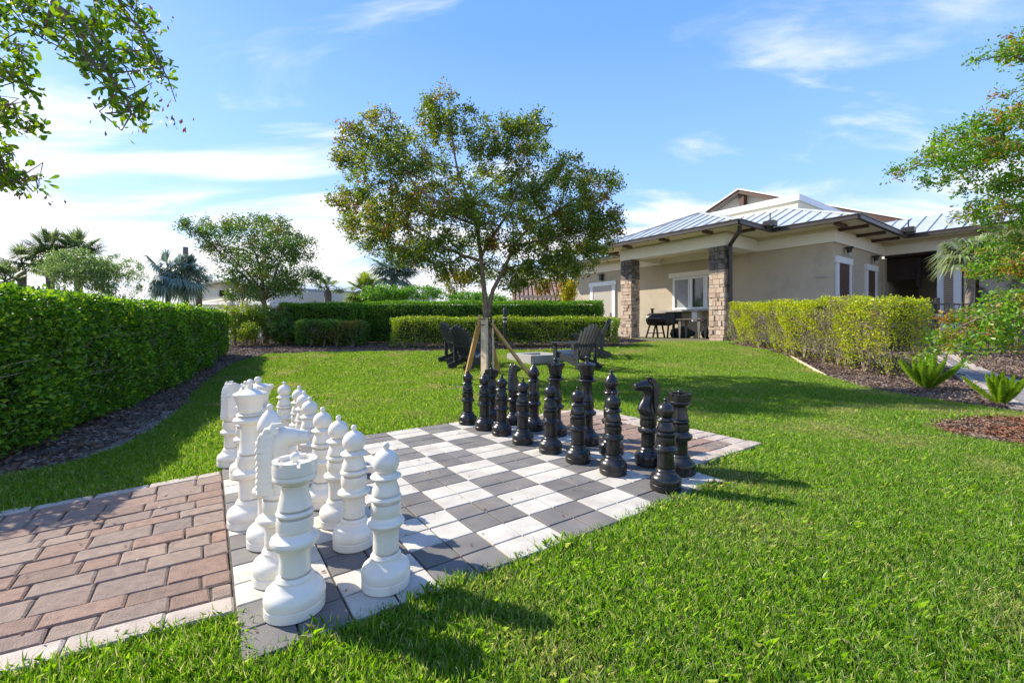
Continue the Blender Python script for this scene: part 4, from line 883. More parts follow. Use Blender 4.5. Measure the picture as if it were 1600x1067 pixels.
blobs3 = [B3(85,25,1.6,38,34,20), B3(125,60,1.55,36,28,16), B3(65,60,1.6,20,20,6), B3(160,95,1.5,30,28,14), B3(185,140,1.5,24,30,14), B3(205,175,1.5,14,18,8), B3(150,20,1.6,22,24,8),
          B3(175,10,1.8,22,16,8), B3(215,30,1.8,24,26,12), B3(228,80,1.8,20,26,12), B3(245,105,1.8,14,18,8),
          B3(10,60,1.65,18,16,8), B3(-20,90,1.7,40,40,24), B3(20,110,1.65,20,22,14), B3(5,170,1.7,22,22,14), B3(28,190,1.7,16,14,10), B3(5,20,1.65,16,20,8), B3(-40,170,1.7,50,50,26),
          B3(5,255,1.7,18,14,10), B3(30,280,1.7,14,12,9), B3(-30,270,1.7,40,30,20), B3(5,290,1.7,14,12,7), ((-6,.7,3.0),(.8,.5,.5),90), ((-4.5,1.0,3.2),(.8,.6,.5),90), ((-3.3,.8,3.1),(.7,.5,.4),60)]
tn = tree('shade_tree', tuple(nb), 'near tree mostly out of frame, its bright green boughs hanging in at the top left', limbs3, blobs3, 'leaf_near', .030, seed=21, per=10, twig_r=.003, six=True, spread=.55, aspect=.45)
rg = np.random.default_rng(5); dp_ = []
for px, py, Y, r_, n_ in ((250,125,1.8,26,14),(262,170,1.8,26,14),(272,185,1.8,12,8),(170,165,1.5,14,6),(200,195,1.5,16,7),(45,300,1.7,16,10),(165,205,1.5,6,3),(250,15,1.8,20,7),(58,305,1.7,8,4)):
    c = np.array(pz(px, py, Y)); dp_.append(c+rg.normal(size=(n_, 3))*np.array([r_*Y/F*.5, .05, r_*Y/F*.5]))
P = np.concatenate(dp_)-np.array(nb); n = len(P); sz = .022*(.7+.6*rg.random(n))
npmesh('dry_seed_pods', leafquads(P, rg.normal(size=(n, 3))*.35+np.array([0,0,-1]), sz, sz*.4), 'leaf_brown', tn)['kind'] = 'stuff'

# tree at the right edge
rb = Vector((5.45, 3.75, T(5.45, 3.75)-.05))
def NR(px, py, Y): return pz(px, py, Y)
limbs4 = [([rb, (5.45,3.75,.8), (5.4,3.8,1.6), (5.35,3.9,2.4), (5.3,4.0,3.2), (5.2,4.0,3.9)], [.09,.08,.07,.055,.03,.01]),
          ([(5.35,3.85,2.0), NR(1640,250,4.2), NR(1570,215,4.3), NR(1500,235,4.3), NR(1420,265,4.3)], [.045,.025,.016,.010,.004]),
          ([(5.3,3.9,2.6), NR(1640,110,4.2), NR(1580,85,4.2), NR(1530,95,4.2)], [.035,.018,.010,.003]),
          ([(5.4,3.8,1.3), NR(1650,420,4.4), NR(1590,400,4.4), NR(1545,420,4.4)], [.04,.02,.012,.004]),
          ([(5.44,3.77,.8), NR(1640,480,4.0), NR(1570,480,3.9), NR(1500,510,3.9), NR(1460,530,3.9)], [.04,.02,.012,.008,.003]),
          ([(5.38,3.8,1.7), NR(1640,340,4.1), NR(1590,330,4.0), NR(1540,340,4.0)], [.03,.018,.010,.004])]
def B4(px, py, Y, rx, rz, n, ry=.35): k = Y/F; return (tuple(NR(px, py, Y)), (rx*k, ry, rz*k*.72), n)
blobs4 = [B4(1440,258,4.3,34,12,22), B4(1480,240,4.3,40,18,34), B4(1520,205,4.3,44,22,40), B4(1570,190,4.2,44,24,44), B4(1600,230,4.2,44,30,50), B4(1540,245,4.2,46,22,44), B4(1500,270,4.2,42,16,28), B4(1560,285,4.2,46,20,40), B4(1610,290,4.1,40,26,36),
          B4(1595,75,4.2,26,10,12), B4(1570,90,4.2,26,10,10), B4(1600,130,4.2,16,14,9), B4(1540,95,4.2,22,14,5), B4(1610,50,4.2,20,10,10), B4(1650,60,4.1,40,40,40), B4(1660,160,4.1,50,50,60), B4(1670,260,4.0,50,50,60),
          B4(1540,330,4.2,44,20,38), B4(1590,340,4.1,34,26,34), B4(1570,385,4.3,40,20,34), B4(1600,420,4.2,40,24,40), B4(1560,420,4.3,36,18,30), B4(1650,380,4.1,50,50,60),
          B4(1580,475,3.9,40,22,44), B4(1540,500,3.9,46,20,44), B4(1590,515,3.9,36,20,36), B4(1500,525,3.9,34,15,26), B4(1545,535,3.9,30,12,14), B4(1480,548,3.9,20,8,8), B4(1468,566,3.9,10,8,3), B4(1650,480,3.9,50,40,50), ((5.3,3.6,3.6),(.8,.8,.6),80), ((5.6,3.5,2.6),(.6,.7,.7),80)]
tree('shade_tree', tuple(rb), 'green and rust-leaved tree leaning in from the right edge of the photo', limbs4, blobs4, 'leaf_right', .032, seed=31, per=28, twig_r=.0035, six=True, spread=1.0, aspect=.45)

# ------------------------------------------------------------------ palms
def palm(name, base, crown, label, leafm, nf=22, R=1.2, seed=1, trunk_r=.13, seg=26, droop=.35, w_=.05, spear=False, group=None, ang=(-50, 80), tr_part=True, pet=.45):
    root = empty(name, base, label, 'palm tree', group); r2 = random.Random(seed); b = Vector(base); c = Vector(crown)-b
    MB().tube([Vector((0,0,0)), c*.5+Vector((.03,0,0)), c*.93, c], [trunk_r*1.15, trunk_r, trunk_r*1.1, trunk_r*.6], 10).build('trunk', 'palm_bark', root, smooth=60)
    q = MB(); V = []
    for k in range(nf):
        az = 2*math.pi*(k*.382)+r2.uniform(-.3,.3); el = math.radians(r2.uniform(*ang)); d = Vector((math.cos(az)*math.cos(el), math.sin(az)*math.cos(el), math.sin(el)))
        pl_ = R*r2.uniform(pet*.8, pet*1.15); e = c+d*pl_-Vector((0,0,droop*pl_*.3)); q.tube([c, c.lerp(e, .5)+Vector((0,0,.04*R)), e], [.022*R, .014*R, .010*R], 4, cap=False)
        side = d.cross(Vector((0,0,1))).normalized(); up = side.cross(d)
        bl_ = R*r2.uniform(.5,.65)
        for j in range(seg):
            a_ = math.radians(-115+230*j/(seg-1)); dd = (d*math.cos(a_)+side*math.sin(a_)+up*.12*math.cos(a_*2)).normalized()
            lf = bl_*(.75+.25*math.cos(a_*.7))*r2.uniform(.9,1.08); wv = (Vector((0,0,1)).cross(dd)).normalized()*w_*R*.5
            m_ = e+dd*lf*.55; t_ = e+dd*lf-Vector((0,0,lf*droop*r2.uniform(.6,1.3)))
            V.append([e, m_-wv, t_, m_+wv])
    q.build('stalks', 'stem_green', root)
    V = np.array([[list(p) for p in f] for f in V]); npmesh('fronds', V, leafm, root)
    if spear: MB().tube([c, c+Vector((0,0,R*.9))], [.16,.11], 8).build('dead_spear', 'palm_bark', root)
    return root
def gpalm(px, py, Y, **k):
    x = gx(px, Y); k.setdefault('ang', (-40, 85)); k.setdefault('pet', .36); k['droop'] = k.get('droop', .35)*.55; k.setdefault('w_', .055); k.setdefault('trunk_r', .15); palm('fan_palm', (x, Y, T(x, Y)-.1), tuple(pz(px, py, Y)), **k)
gpalm(78, 398, 21, label='dark fan palm on the left of the pair rising behind the left hedge', leafm='palm', R=1.55, nf=20, seed=1, group='palms beyond the hedge')
gpalm(122, 396, 21.5, label='dark full-crowned fan palm on the right of the pair behind the left hedge', leafm='palm', R=1.7, nf=22, seed=2, group='palms beyond the hedge')
gpalm(34, 412, 21, label='smaller fan palm left of the tall pair, behind the left hedge', leafm='palm', R=1.3, nf=16, seed=3, group='palms beyond the hedge')
gpalm(8, 440, 19, label='low fan palm at the far left edge just above the hedge', leafm='palm', R=1.2, nf=14, seed=4, group='palms beyond the hedge')
gpalm(262, 425, 22, label='silvery fan palm directly left of the one with the bare dead top', leafm='palm_blue', ang=(-60, 85), R=1.65, nf=20, seed=5, trunk_r=.10, group='palms beyond the hedge', droop=.7)
gpalm(290, 432, 22.5, label='silvery fan palm with a bare dead top beside the cottage', leafm='palm_blue', ang=(-60, 85), R=1.65, nf=22, seed=6, spear=True, trunk_r=.10, group='palms beyond the hedge', droop=.7)
gpalm(310, 440, 24, label='small silvery fan palm low over the cottage roof', leafm='palm_blue', R=1.1, nf=16, seed=16, group='palms beyond the hedge', droop=.5)
gpalm(512, 452, 20, label='small sparse palm with a few arching fronds right of the spreading tree', leafm='palm', R=1.1, nf=8, seed=7, group='palms beyond the hedge', ang=(-10, 60), droop=.5)
gpalm(568, 455, 18, label='low yellowish fan palm left of the bright green bush', leafm='grassy', R=1.1, nf=26, seed=8, group='palms beyond the hedge')
gpalm(615, 425, 20, label='grey-green fan palm just above the bright green bush', leafm='palm_blue', R=1.5, nf=32, seed=9, group='palms beyond the hedge', droop=.45)
x = gx(1503, 10.4); palm('fan_palm', (x, 10.4, T(x, 10.4)-.1), tuple(pz(1520, 402, 10.4)), 'fan palm with long drooping pale fronds beside the breezeway', 'palm_right', nf=22, R=.92, seed=12, trunk_r=.07, seg=24, droop=.5, ang=(-20, 65))
x = gx(1590, 10.6); palm('fan_palm', (x, 10.6, T(x, 10.6)-.1), tuple(pz(1590, 385, 10.6)), 'fan palm partly hidden by the rust-leaved tree at the right edge', 'palm_right', nf=22, R=.95, seed=13, trunk_r=.07, seg=24, droop=.5, ang=(-20, 65))

# ------------------------------------------------------------------ bushes
def bush(px, py, Y, rx, rz, n, label, leafm, size=.06, name='bush', seed=1, per=18):
    x = gx(px, Y); z0 = T(x, Y)-.04; k = Y/F; c = pz(px, py, Y); R = (rx*k, rx*k*.8, rz*k)
    bl_ = []; r2 = random.Random(seed)
    for i in range(6): bl_.append(((c.x+r2.uniform(-.5,.5)*R[0], Y+r2.uniform(-.4,.4)*R[1], c.z+r2.uniform(-.35,.35)*R[2]), (R[0]*.6, R[1]*.6, R[2]*.6), n//6))
    return tree(name, (x, Y, z0), label, [([(x,Y,z0), (x,Y,(z0+c.z)/2), tuple(c)], [.04,.03,.01])], bl_, leafm, size, seed=seed, cat='bush', per=per*2, twig_r=.005)
bush(125, 424, 18.5, 74, 46, 420, 'loose pale green shrub tree in front of the palms behind the left hedge', 'leaf_pale', .075, 'shrub', 2, per=20)
bush(170, 425, 19.5, 22, 26, 60, 'wispy open-branched shrub at the right side of the pale shrub tree', 'leaf_pale', .07, 'shrub', 3, per=9)
bush(625, 460, 17, 62, 18, 260, 'bright green rounded bush rising behind the back hedge', 'leaf_vivid', .07, 'bush', 4, per=22)
bush(745, 468, 17, 55, 14, 160, 'green bush behind the back hedge and the main tree trunk', 'leaf_vivid', .07, 'bush', 14, per=18)
bush(368, 505, 13.3, 30, 34, 200, 'yellow-green bush at the far end of the left hedge', 'leaf_lime', .05, 'bush', 5)
bush(398, 500, 13.6, 34, 30, 220, 'loose yellow-green bush left of the staked spreading tree', 'leaf_lime', .05, 'bush', 6)
bush(385, 518, 12.9, 22, 16, 90, 'small lime bush low in the mulch left of the pale post', 'leaf_lime', .045, 'bush', 15)
bush(448, 508, 13.4, 36, 32, 260, 'olive bush right of the staked spreading tree', 'leaf_dark', .05, 'bush', 7)
bush(889, 452, 20, 10, 24, 110, 'narrow bright yellow croton shrub beside the clubhouse wall', 'croton', .09, 'shrub', 8, per=16)
for px, py, w_, lb, sd in ((395, 536, .42, 'bright ornamental grass clump in the mulch near the pale post', 1), (470, 540, .55, 'dark green ornamental grass clump right of the pale post', 2)):
    c = at(px, py); root = empty('grass_clump', tuple(c), lb, 'ornamental grass'); rg = np.random.default_rng(sd); n = 420
    az = rg.random(n)*2*math.pi; le = w_*(.6+.5*rg.random(n)); lean = rg.random(n)*.75; o = np.c_[np.cos(az), np.sin(az), np.zeros(n)]
    P0_ = o*.06*rg.random(n)[:, None]; P1 = P0_+o*(lean*le*.45)[:, None]+np.array([0,0,1])*(le*.6)[:, None]; P2 = P0_+o*(lean*le)[:, None]+np.array([0,0,1])*(le*(.95-.35*lean))[:, None]
    S = np.c_[-np.sin(az), np.cos(az), np.zeros(n)]*.008
    npmesh('blades', np.concatenate([np.stack([P0_-S, P0_+S, P1+S, P1-S], 1), np.stack([P1-S, P1+S, P2+S*.1, P2-S*.1], 1)]), 'grassy' if sd == 1 else 'leaf_back', root)
for px, py, Hh, lb, sd in ((1447, 606, .50, 'large foxtail fern with upright plumes beside the yellow-green hedge', 1), (1564, 630, .36, 'smaller foxtail fern by the walkway at the right', 2)):
    c = at(px, py); c.z -= .02; root = empty('foxtail_fern', tuple(c), lb, 'fern'); r2 = random.Random(sd); rg = np.random.default_rng(sd); q = MB(); V = []
    for k in range(16):
        az = k*2.4+r2.uniform(-.3,.3); ln = Hh*r2.uniform(.8,1.05); out = r2.uniform(.35,.85)*(1 if k > 4 else .25)
        e = Vector((math.cos(az)*ln*out, math.sin(az)*ln*out, ln*math.sqrt(max(.2, 1-out*out*.6)))); m_ = e*.5+Vector((math.cos(az), math.sin(az), 0))*ln*.05
        q.tube([Vector((0,0,0)), m_, e], [.004,.003,.002], 5)
        n = 2000; u_ = rg.random(n); a3 = np.array(m_)[None]*2*(u_*(1-u_))[:, None]+np.array(e)[None]*(u_**2)[:, None]; ax = unit(np.array(e)[None])
        rad = .040*(Hh/.56)*np.sin(np.clip(u_*.93+.07, 0, 1)*math.pi)**.6+.004; dr = rg.normal(size=(n, 3)); dr = unit(dr-ax*(dr*ax).sum(1, keepdims=True))+ax*.35
        V.append(leafquads(a3, dr, rad*1.2, np.full(n, .004)))
    q.build('stalks', 'stem_green', root); npmesh('plumes', np.concatenate(V), 'fern', root)

# ------------------------------------------------------------------ garden furniture
def adirondack(x, y, face, label):
    root = empty('garden_chair', (x, y, T(x, y)-.02), label, 'garden chair', 'dark slatted garden chairs round the fire pit', face)
    root.scale = (.88, .88, .88)
    m = 'black_poly'
    # local +x is the sitter's forward direction
    q = MB()
    for k in range(6):                              # sloping seat slats
        u_ = k/5; q.box((.36-.50*u_, 0, .37-.13*u_), (.085,.52,.022), mx=Matrix.Rotation(-.26, 3, 'Y'))
    q.build('seat', m, root)
    for k in range(7):                              # fan back, rounded top
        yy = (k-3)*.083; L_ = .82-.022*abs(k-3)**1.8; b_ = Vector((-.14, yy*.8, .22)); e_ = b_+Vector((-.36*L_/.8, yy*.42, .74*L_/.8))
        MB().bar(b_, e_, .02, .084).build('back_slat', m, root)
    q = MB(); q.box((-.30,0,.52), (.03,.62,.07)); q.box((-.20,0,.27), (.03,.54,.07)); q.build('back_rail', m, root)
    for s_ in (-1, 1):
        q = MB(); yy = s_*.33; z0, z1 = .565, .59; pl_ = [(.44,-.07),(.46,0),(.44,.07),(-.1,.06),(-.36,.035),(-.36,-.03),(-.1,-.05)]
        q.prism([(a, yy+b*1.0*s_) for a, b in pl_], z0, z1); q.build('armrest', m, root)
        MB().box((.36, s_*.30, .285), (.10,.03,.565)).build('front_leg', m, root)
        MB().box((-.30, s_*.30, .285), (.08,.03,.56)).build('rear_leg', m, root)
        q = MB(); q.bar((.40, s_*.265, .33), (-.52, s_*.265, .04), .028, .12); q.build('side_rail', m, root)
        q = MB(); q.add([(.32,s_*.325,.56),(.44,s_*.325,.56),(.36,s_*.325,.42),(.32,s_*.31,.56),(.44,s_*.31,.56),(.36,s_*.31,.42)], [(0,1,2),(3,5,4),(0,3,4,1),(1,4,5,2),(2,5,3,0)]); q.build('arm_bracket', m, root)
adirondack(gx(900, 8.75), 8.75, math.radians(130), 'black slatted garden chair seen from behind, nearest one right of the fire pit')
adirondack(gx(922, 10.2), 10.2, math.radians(170), 'garden chair with sunlit grey back slats, behind the nearest right-hand chair')
adirondack(gx(740, 8.95), 8.95, math.radians(46), 'black garden chair left of the fire pit, partly behind the staked trunk')
adirondack(gx(722, 9.7), 9.7, math.radians(30), 'farther garden chair on the left, overlapped by the one beside the trunk')
fp = at(829, 568); fp = Vector((.39, 9.15, T(.39, 9.15)-.05)); root = empty('fire_pit', tuple(fp), 'low square concrete fire pit between the garden chairs', 'fire pit', rz=math.radians(32))
q = MB(); o, i_, h_ = .95, .18, .23
q.box((o/2, i_/2, h_/2), (o, i_, h_)); q.box((o/2, o-i_/2, h_/2), (o, i_, h_)); q.box((i_/2, o/2, h_/2), (i_, o-2*i_, h_)); q.box((o-i_/2, o/2, h_/2), (i_, o-2*i_, h_)); q.build('surround', 'concrete', root)
q = MB(); q.box((o/2, o/2, .09), (o-2*i_, o-2*i_, .1)); q.build('fire_bowl', 'black_metal', root)
q = MB()
for k in range(60): q.tube([(o/2+rnd.uniform(-.27,.27), o/2+rnd.uniform(-.27,.27), .15), (o/2+rnd.uniform(-.27,.27), o/2+rnd.uniform(-.27,.27), .17)], .025, 5)
q.build('lava_rock', 'steel', root)
c = Vector((gx(789, 11.6), 11.6, T(-.2, 11.6)-.04)); root = empty('bollard_light', tuple(c), 'black bollard light with pale lens rings in front of the low hedge', 'path light')
MB().lathe([(.07,0),(.07,.02),(.05,.03),(.05,.72),(.04,.722)], 16).build('post', 'black_metal', root, 40)
MB().lathe([(.035,.72),(.052,.73),(.052,.78),(.035,.79)], 16).build('lens', 'lens', root, 40)
MB().lathe([(.04,.785),(.055,.79),(.055,.83),(.04,.835)], 16).build('ring', 'black_metal', root, 40)
MB().lathe([(.035,.83),(.05,.84),(.05,.88),(.035,.885)], 16).build('lens', 'lens', root, 40)
MB().lathe([(.04,.88),(.055,.885),(.055,1.08),(.045,1.1),(.01,1.105)], 16).build('cap', 'black_metal', root, 40)

# grill, table and covered bundle on the porch
def porch(s, t): p = st(s, t, GZ-.004); return tuple(p)
root = empty('pellet_grill', porch(-3.95, 1.9), 'black barrel grill with chimney standing on the porch', 'barbecue grill', rz=RZ)
q = MB(); n_ = 20; pr = [(.27*math.cos(a)*1.0, .74+.25*math.sin(a)) for a in np.linspace(0, 2*math.pi, n_+1)[:-1]]
q.add([(-.55, y_, z_) for y_, z_ in pr]+[(.35, y_, z_) for y_, z_ in pr], [tuple(range(n_))[::-1], tuple(range(n_, 2*n_))]+[(i, (i+1)%n_, n_+(i+1)%n_, n_+i) for i in range(n_)]); q.build('barrel', 'black_metal', root, 40)
q = MB(); q.box((.54,0,.76), (.36,.5,.42), bev=.02); q.box((.54,0,.99), (.38,.52,.04)); q.build('hopper', 'black_metal', root)
q = MB(); q.tube([(-.48,.05,.93), (-.48,.05,1.14)], .05, 12); q.tube([(-.48,.05,1.14), (-.48,.05,1.18)], .075, 12); q.build('chimney', 'black_metal', root, 40)
q = MB(); q.tube([(-.4,-.30,.78),(.2,-.30,.78)], .015, 8); q.build('handle', 'steel', root)
for sx, ex in ((-.42,-.58), (-.12,-.02), (.42,.40), (.62,.66)):
    for sy in (-.18, .18): MB().bar((sx, sy, .55), (ex, sy*1.2, 0), .05, .05).build('leg', 'black_metal', root)
q = MB(); q.box((-.3,0,.2), (.5,.4,.03)); q.build('shelf', 'black_metal', root)
root = empty('side_table', porch(-2.55, 1.75), 'grey metal table beside the grill under the serving window', 'table', rz=RZ)
MB().box((0,0,.72), (1.0,.55,.03), bev=.006).build('tabletop', 'bronze', root)
for sx in (-.38, .38):
    for sy in (-.2, .2):
        q = MB(); q.add([(sx-.06, sy-.02, .70),(sx+.06, sy-.02, .70),(sx+.02, sy-.02, 0),(sx-.02, sy-.02, 0),(sx-.06, sy+.02, .70),(sx+.06, sy+.02, .70),(sx+.02, sy+.02, 0),(sx-.02, sy+.02, 0)], [(0,1,2,3),(7,6,5,4),(0,4,5,1),(1,5,6,2),(2,6,7,3),(3,7,4,0)]); q.build('leg', 'bronze', root)
def lump(x, y, z, rx, ry, rz_, label, name, m, seed):
    bm = bmesh.new(); bmesh.ops.create_icosphere(bm, subdivisions=4, radius=1)
    for v in bm.verts:
        n_ = v.co.normalized(); k = 1+.10*math.sin(n_.x*6+seed)+.08*math.sin(n_.y*7+n_.z*5)+.04*math.sin(n_.x*19+n_.z*15)
        v.co = Vector((n_.x*rx*k, n_.y*ry*k, max(n_.z*rz_*k, -rz_*.8)+rz_*.8))
    me = bpy.data.meshes.new(name); bm.to_mesh(me); bm.free(); me.materials.append(M[m]); [setattr(p, 'use_smooth', True) for p in me.polygons]
    o = bpy.data.objects.new(name, me); COL.objects.link(o); o.location = (x, y, z); o.rotation_euler.z = RZ; return o
p = porch(-3.35, 2.35); tag(lump(*p, .46, .25, .25, '', 'covered_bundle', 'green_bag', 1), 'dark green covered bundle lying on the porch behind the grill legs', 'bag')
p = porch(-2.0, 2.3); tag(lump(*p, .55, .25, .22, '', 'covered_bundle', 'black_metal', 3), 'low black covered bundle on the porch under the side table', 'bag')
# black fence and gate by the walkway
fy = 10.3; root = empty('metal_fence', (gx(1460, fy), fy, T(7, fy)-.03), 'black metal picket fence with gate post beside the walkway at the right', 'fence'); ox = gx(1460, fy)
q = MB(); x_ = 0
while x_ < 3.2:
    q.tube([(x_, 0, .1), (x_, 0, 1.18)], .009, 5); x_ += .115
q.build('pickets', 'black_metal', root)
q = MB(); q.box((1.6,0,1.17), (3.2,.035,.035)); q.box((1.6,0,.95), (3.2,.03,.03)); q.box((1.6,0,.12), (3.2,.035,.035)); q.build('rails', 'black_metal', root)
for x_ in (-.12, .06, 1.6, 3.2): MB().box((x_,0,.62), (.06 if x_ > .2 else .085,.06,1.25 if x_ != .06 else 1.4)).build('post', 'black_metal', root)
MB().box((.0,-.06,.9), (.1,.06,.1)).build('latch', 'steel', root)
# wood edging board beside the right bed
a_, e_ = at(1236, 556), at(1291, 586); tag(MB().bar(a_-Vector((0,0,.03)), e_-Vector((0,0,.03)), .02, .07, up=(0,0,1)).build('edging_board', 'grey_lumber'), 'thin wooden edging board between lawn and mulch in front of the yellow-green hedge', 'edging board')
q = MB()
for P_, E_ in ((walk[0], walk[1]), (walk[1], walk[2]), (walk[7], walk[6]), (walk[6], walk[5])):
    v0 = Vector((P_[0], P_[1], 0)); v1 = Vector((E_[0], E_[1], 0)); n_ = max(1, int((v1-v0).length/.3))
    for k in range(n_):
        a_ = v0.lerp(v1, (k+.03)/n_); b_ = v0.lerp(v1, (k+.97)/n_); a_.z = T(a_.x, a_.y)-.03; b_.z = T(b_.x, b_.y)-.03; q.bar(a_, b_, .16, .07)
tag(q.build('path_border', 'cream_paver'), kind='structure')

# ------------------------------------------------------------------ scattered blades and chips
def proto(name, V, m, k=4):
    o = npmesh(name, V, m, k=k); COL.objects.unlink(o); return o
def tuft(seed, n=40, h=.042, R=.048, w=.0023):
    rg = np.random.default_rng(seed); az = rg.random(n)*2*math.pi; rr = R*np.sqrt(rg.random(n)); a2 = rg.random(n)*2*math.pi
    P0_ = np.c_[rr*np.cos(a2), rr*np.sin(a2), np.full(n, -.012)]; o = np.c_[np.cos(az), np.sin(az), np.zeros(n)]; le = h*(.55+.75*rg.random(n))[:, None]; ln = (.08+.72*rg.random(n)**1.3)[:, None]; z = np.array([0,0,1])
    P1 = P0_+o*ln*le*.3+z*le*.55; P2 = P0_+o*ln*le*.95+z*le*(1.05-.45*ln); S = unit(np.c_[-np.sin(az+rg.normal(size=n)*.5), np.cos(az), np.zeros(n)])*w*.5*(.7+.6*rg.random(n))[:, None]
    # one island per blade: 6-gon strip
    return np.stack([P0_-S*.8, P0_+S*.8, P1+S, P2+S*.1, P2-S*.1, P1-S], 1)
tufts = [proto('tuft', tuft(s), 'grass', 6) for s in range(5)]
def chipset(seed, n=14):
    rg = np.random.default_rng(seed); P = np.c_[rg.normal(size=(n, 2))*.04, rg.random(n)*.02]; d = unit(np.c_[rg.normal(size=(n, 2)), rg.normal(size=n)*.25])
    L_ = .015+.035*rg.random(n); return leafquads(P, d, L_, L_*.35, up=1.5)
chips = [proto('chip', chipset(s), 'chip') for s in range(4)]; chips2 = [proto('rust_chip', chipset(s+9), 'rust_chip') for s in range(3)]
def scatter(name, P, srcs, smin, smax, seed=1, flat=False):
    n = len(P); me = bpy.data.meshes.new(name); me.vertices.add(n); me.vertices.foreach_set('co', P.reshape(-1).astype(np.float32)); rg = np.random.default_rng(seed)
    for nm, tp, arr in (('rot', 'FLOAT_VECTOR', np.c_[rg.normal(size=(n, 2))*.1, rg.random(n)*6.283].reshape(-1)), ('scl', 'FLOAT', smin+(smax-smin)*rg.random(n)), ('idx', 'INT', rg.integers(0, len(srcs), n))):
        at_ = me.attributes.new(nm, tp, 'POINT'); at_.data.foreach_set('vector' if tp == 'FLOAT_VECTOR' else 'value', arr.astype(np.float32 if tp != 'INT' else np.int32))
    me.materials.append(srcs[0].data.materials[0])
    o = bpy.data.objects.new(name, me); COL.objects.link(o); tag(o, kind='stuff')
    g = bpy.data.node_groups.new(name, 'GeometryNodeTree'); g.interface.new_socket('Geometry', in_out='INPUT', socket_type='NodeSocketGeometry'); g.interface.new_socket('Geometry', in_out='OUTPUT', socket_type='NodeSocketGeometry')
    N_ = g.nodes; L_ = g.links; gi = N_.new('NodeGroupInput'); go = N_.new('NodeGroupOutput'); ins = N_.new('GeometryNodeInstanceOnPoints'); jn = N_.new('GeometryNodeGeometryToInstance')
    for s_ in srcs:
        oi = N_.new('GeometryNodeObjectInfo'); oi.inputs['Object'].default_value = s_; L_.new(oi.outputs['Geometry'], jn.inputs[0])
    L_.new(gi.outputs[0], ins.inputs['Points']); L_.new(jn.outputs[0], ins.inputs['Instance']); ins.inputs['Pick Instance'].default_value = True
    def na(nm, tp):
        q_ = N_.new('GeometryNodeInputNamedAttribute'); q_.data_type = tp; q_.inputs[0].default_value = nm; return q_.outputs[0]
    L_.new(na('rot', 'FLOAT_VECTOR'), ins.inputs['Rotation']); L_.new(na('scl', 'FLOAT'), ins.inputs['Scale']); L_.new(na('idx', 'INT'), ins.inputs['Instance Index'])
    L_.new(ins.outputs[0], go.inputs[0]); md = o.modifiers.new('scatter', 'NODES'); md.node_group = g
    return o
def sample(n, y0, y1, m=.15):
    Y = y0+(y1-y0)*rng.random(n); hw_ = 1.2*Y+m; X = (rng.random(n)*2-1)*hw_
    keep = rng.random(n) < (hw_/(1.2*y1+m)); return np.c_[X, Y][keep]
def pave_mask(P, mg):
    u, v = iuv(P[:, 0], P[:, 1]); b = (u > -mg) & (u < 8+mg) & (v > -mg) & (v < 8+mg)
    b |= (u <= 0) & (u > -9.3) & (v > .93+.115*np.minimum(-u, 3)-mg) & (v < 6.75-.115*np.minimum(-u, 3)+.06*np.maximum(0, -u-3)**2+mg)
    b |= (u >= 8) & (u < 11.3+mg) & (v > .92-mg) & (v < 7.35-.35*np.maximum(0, u-10.2)+mg); return b
def vnoise(P, f, ph): return np.sin(P[:,0]*f+ph+1.7*np.sin(P[:,1]*f*.7+ph))*np.sin(P[:,1]*f*1.1+ph*2+1.3*np.sin(P[:,0]*f*.6))
bareC = [((gx(757,7.1)-.25, 6.75), .55, .28), ((.75, 6.3), .0, .0)]
Ps = []
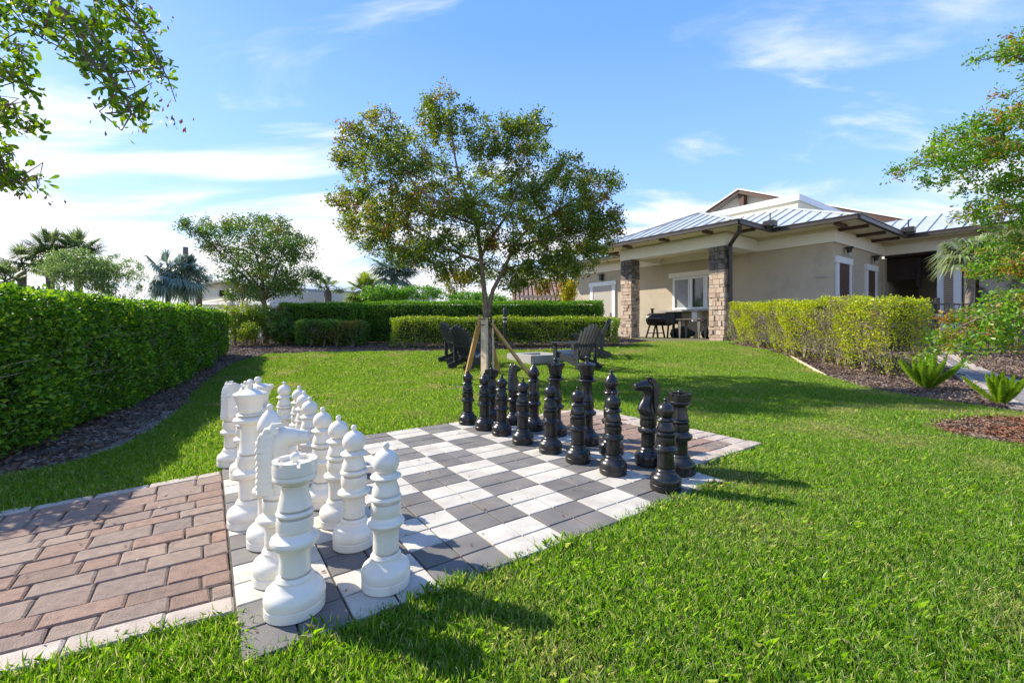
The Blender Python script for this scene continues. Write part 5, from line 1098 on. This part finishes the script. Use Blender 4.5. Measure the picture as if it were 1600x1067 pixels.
for y0, y1, dens in ((.6, 2.2, 2300), (2.2, 3.6, 1600), (3.6, 5.5, 1000), (5.5, 8, 620), (8, 13.5, 380)):
    area = (y1-y0)*2*(1.2*y1+.15); P = sample(int(area*dens), y0, y1)
    P = P[~inpoly(P, bedL) & ~inpoly(P, bedR) & ~inpoly(P, ring) & ~(pave_mask(P, .02) & ~((iuv(P[:,0], P[:,1])[1] < .03+.10*vnoise(P, 5, 1)) & (iuv(P[:,0], P[:,1])[0] > .6) & (iuv(P[:,0], P[:,1])[0] < 8.3)))]
    u, v = iuv(P[:,0], P[:,1])
    # the strip just beyond the near edge leans over the pavers; thin, worn spots elsewhere
    nz = vnoise(P, 1.3, .4)*.5+vnoise(P, 3.1, 2.)*.35
    for cx, cy, rx, ry, a_ in ((-1.95,5.5,1.9,.55,.9),(-.6,5.9,1.3,.5,.8),(-2.1,3.6,.4,.5,.8),(1.9,3.05,.9,.18,.8),(3.2,3.5,.9,.35,.7),(-1.4,10.5,2,.4,.5)): nz = nz+a_*np.clip(1.2-((P[:,0]-cx)/rx)**2-((P[:,1]-cy)/ry)**2, 0, 1)*(.6+.6*rng.random(len(P)))
    keep = rng.random(len(P)) < np.clip(1.05-np.clip(nz-.3, 0, 1)*1.0, .3, 1)
    for (cx, cy), rx, ry in bareC[:1]:
        keep &= ~((((P[:,0]-cx)/rx)**2+((P[:,1]-cy)/ry)**2 < 1) & (rng.random(len(P)) < .8))
    dd = np.hypot((P[:,0]-1.16)/.3, (P[:,1]-2.9)/.12); keep &= ~((dd < 1) & (rng.random(len(P)) < .8))
    Ps.append(P[keep])
G = np.concatenate(Ps); G3 = np.c_[G, Tn(G[:,0], G[:,1])-np.where(pave_mask(G, .02), .004, .022)]
scatter('grass', G3, tufts, .75, 1.3, 3)
def fill(poly, n):
    a = np.array([(p[0], p[1]) for p in poly]); lo_ = a.min(0); hi_ = a.max(0); P = lo_+(hi_-lo_)*rng.random((n, 2)); P = P[inpoly(P, poly)]; P = P[(P[:,1] > .7) & (np.abs(P[:,0]) < 1.22*P[:,1]+.3)]; return P
C1 = np.concatenate([fill(bedL, 60000), fill(bedR, 26000)])
walkm = inpoly(C1, walk); C1 = C1[~walkm & ~(inpoly(C1, sandL) & (rng.random(len(C1)) < .6))]
scatter('bark_mulch', np.c_[C1, Tn(C1[:,0], C1[:,1])-.020], chips, .7, 1.5, 4)
C2 = fill(ring, 2600); scatter('bark_mulch', np.c_[C2, Tn(C2[:,0], C2[:,1])-.018], chips2, .6, 1.2, 5)

def litter(n):
    U = rng.random(n)*17-5.5; V_ = rng.random(n)*8; P = np.array([list(uv(a, b, .004)) for a, b in zip(U, V_)]); P = P[pave_mask(P[:, :2], -.1)]; n = len(P)
    d = np.c_[rng.normal(size=(n, 2)), rng.normal(size=n)*.12]; L_ = .008+.016*rng.random(n)
    tag(npmesh('leaf_litter', leafquads(P, d, L_, L_*.5, up=4), 'leaf_brown'), kind='stuff')
litter(260)
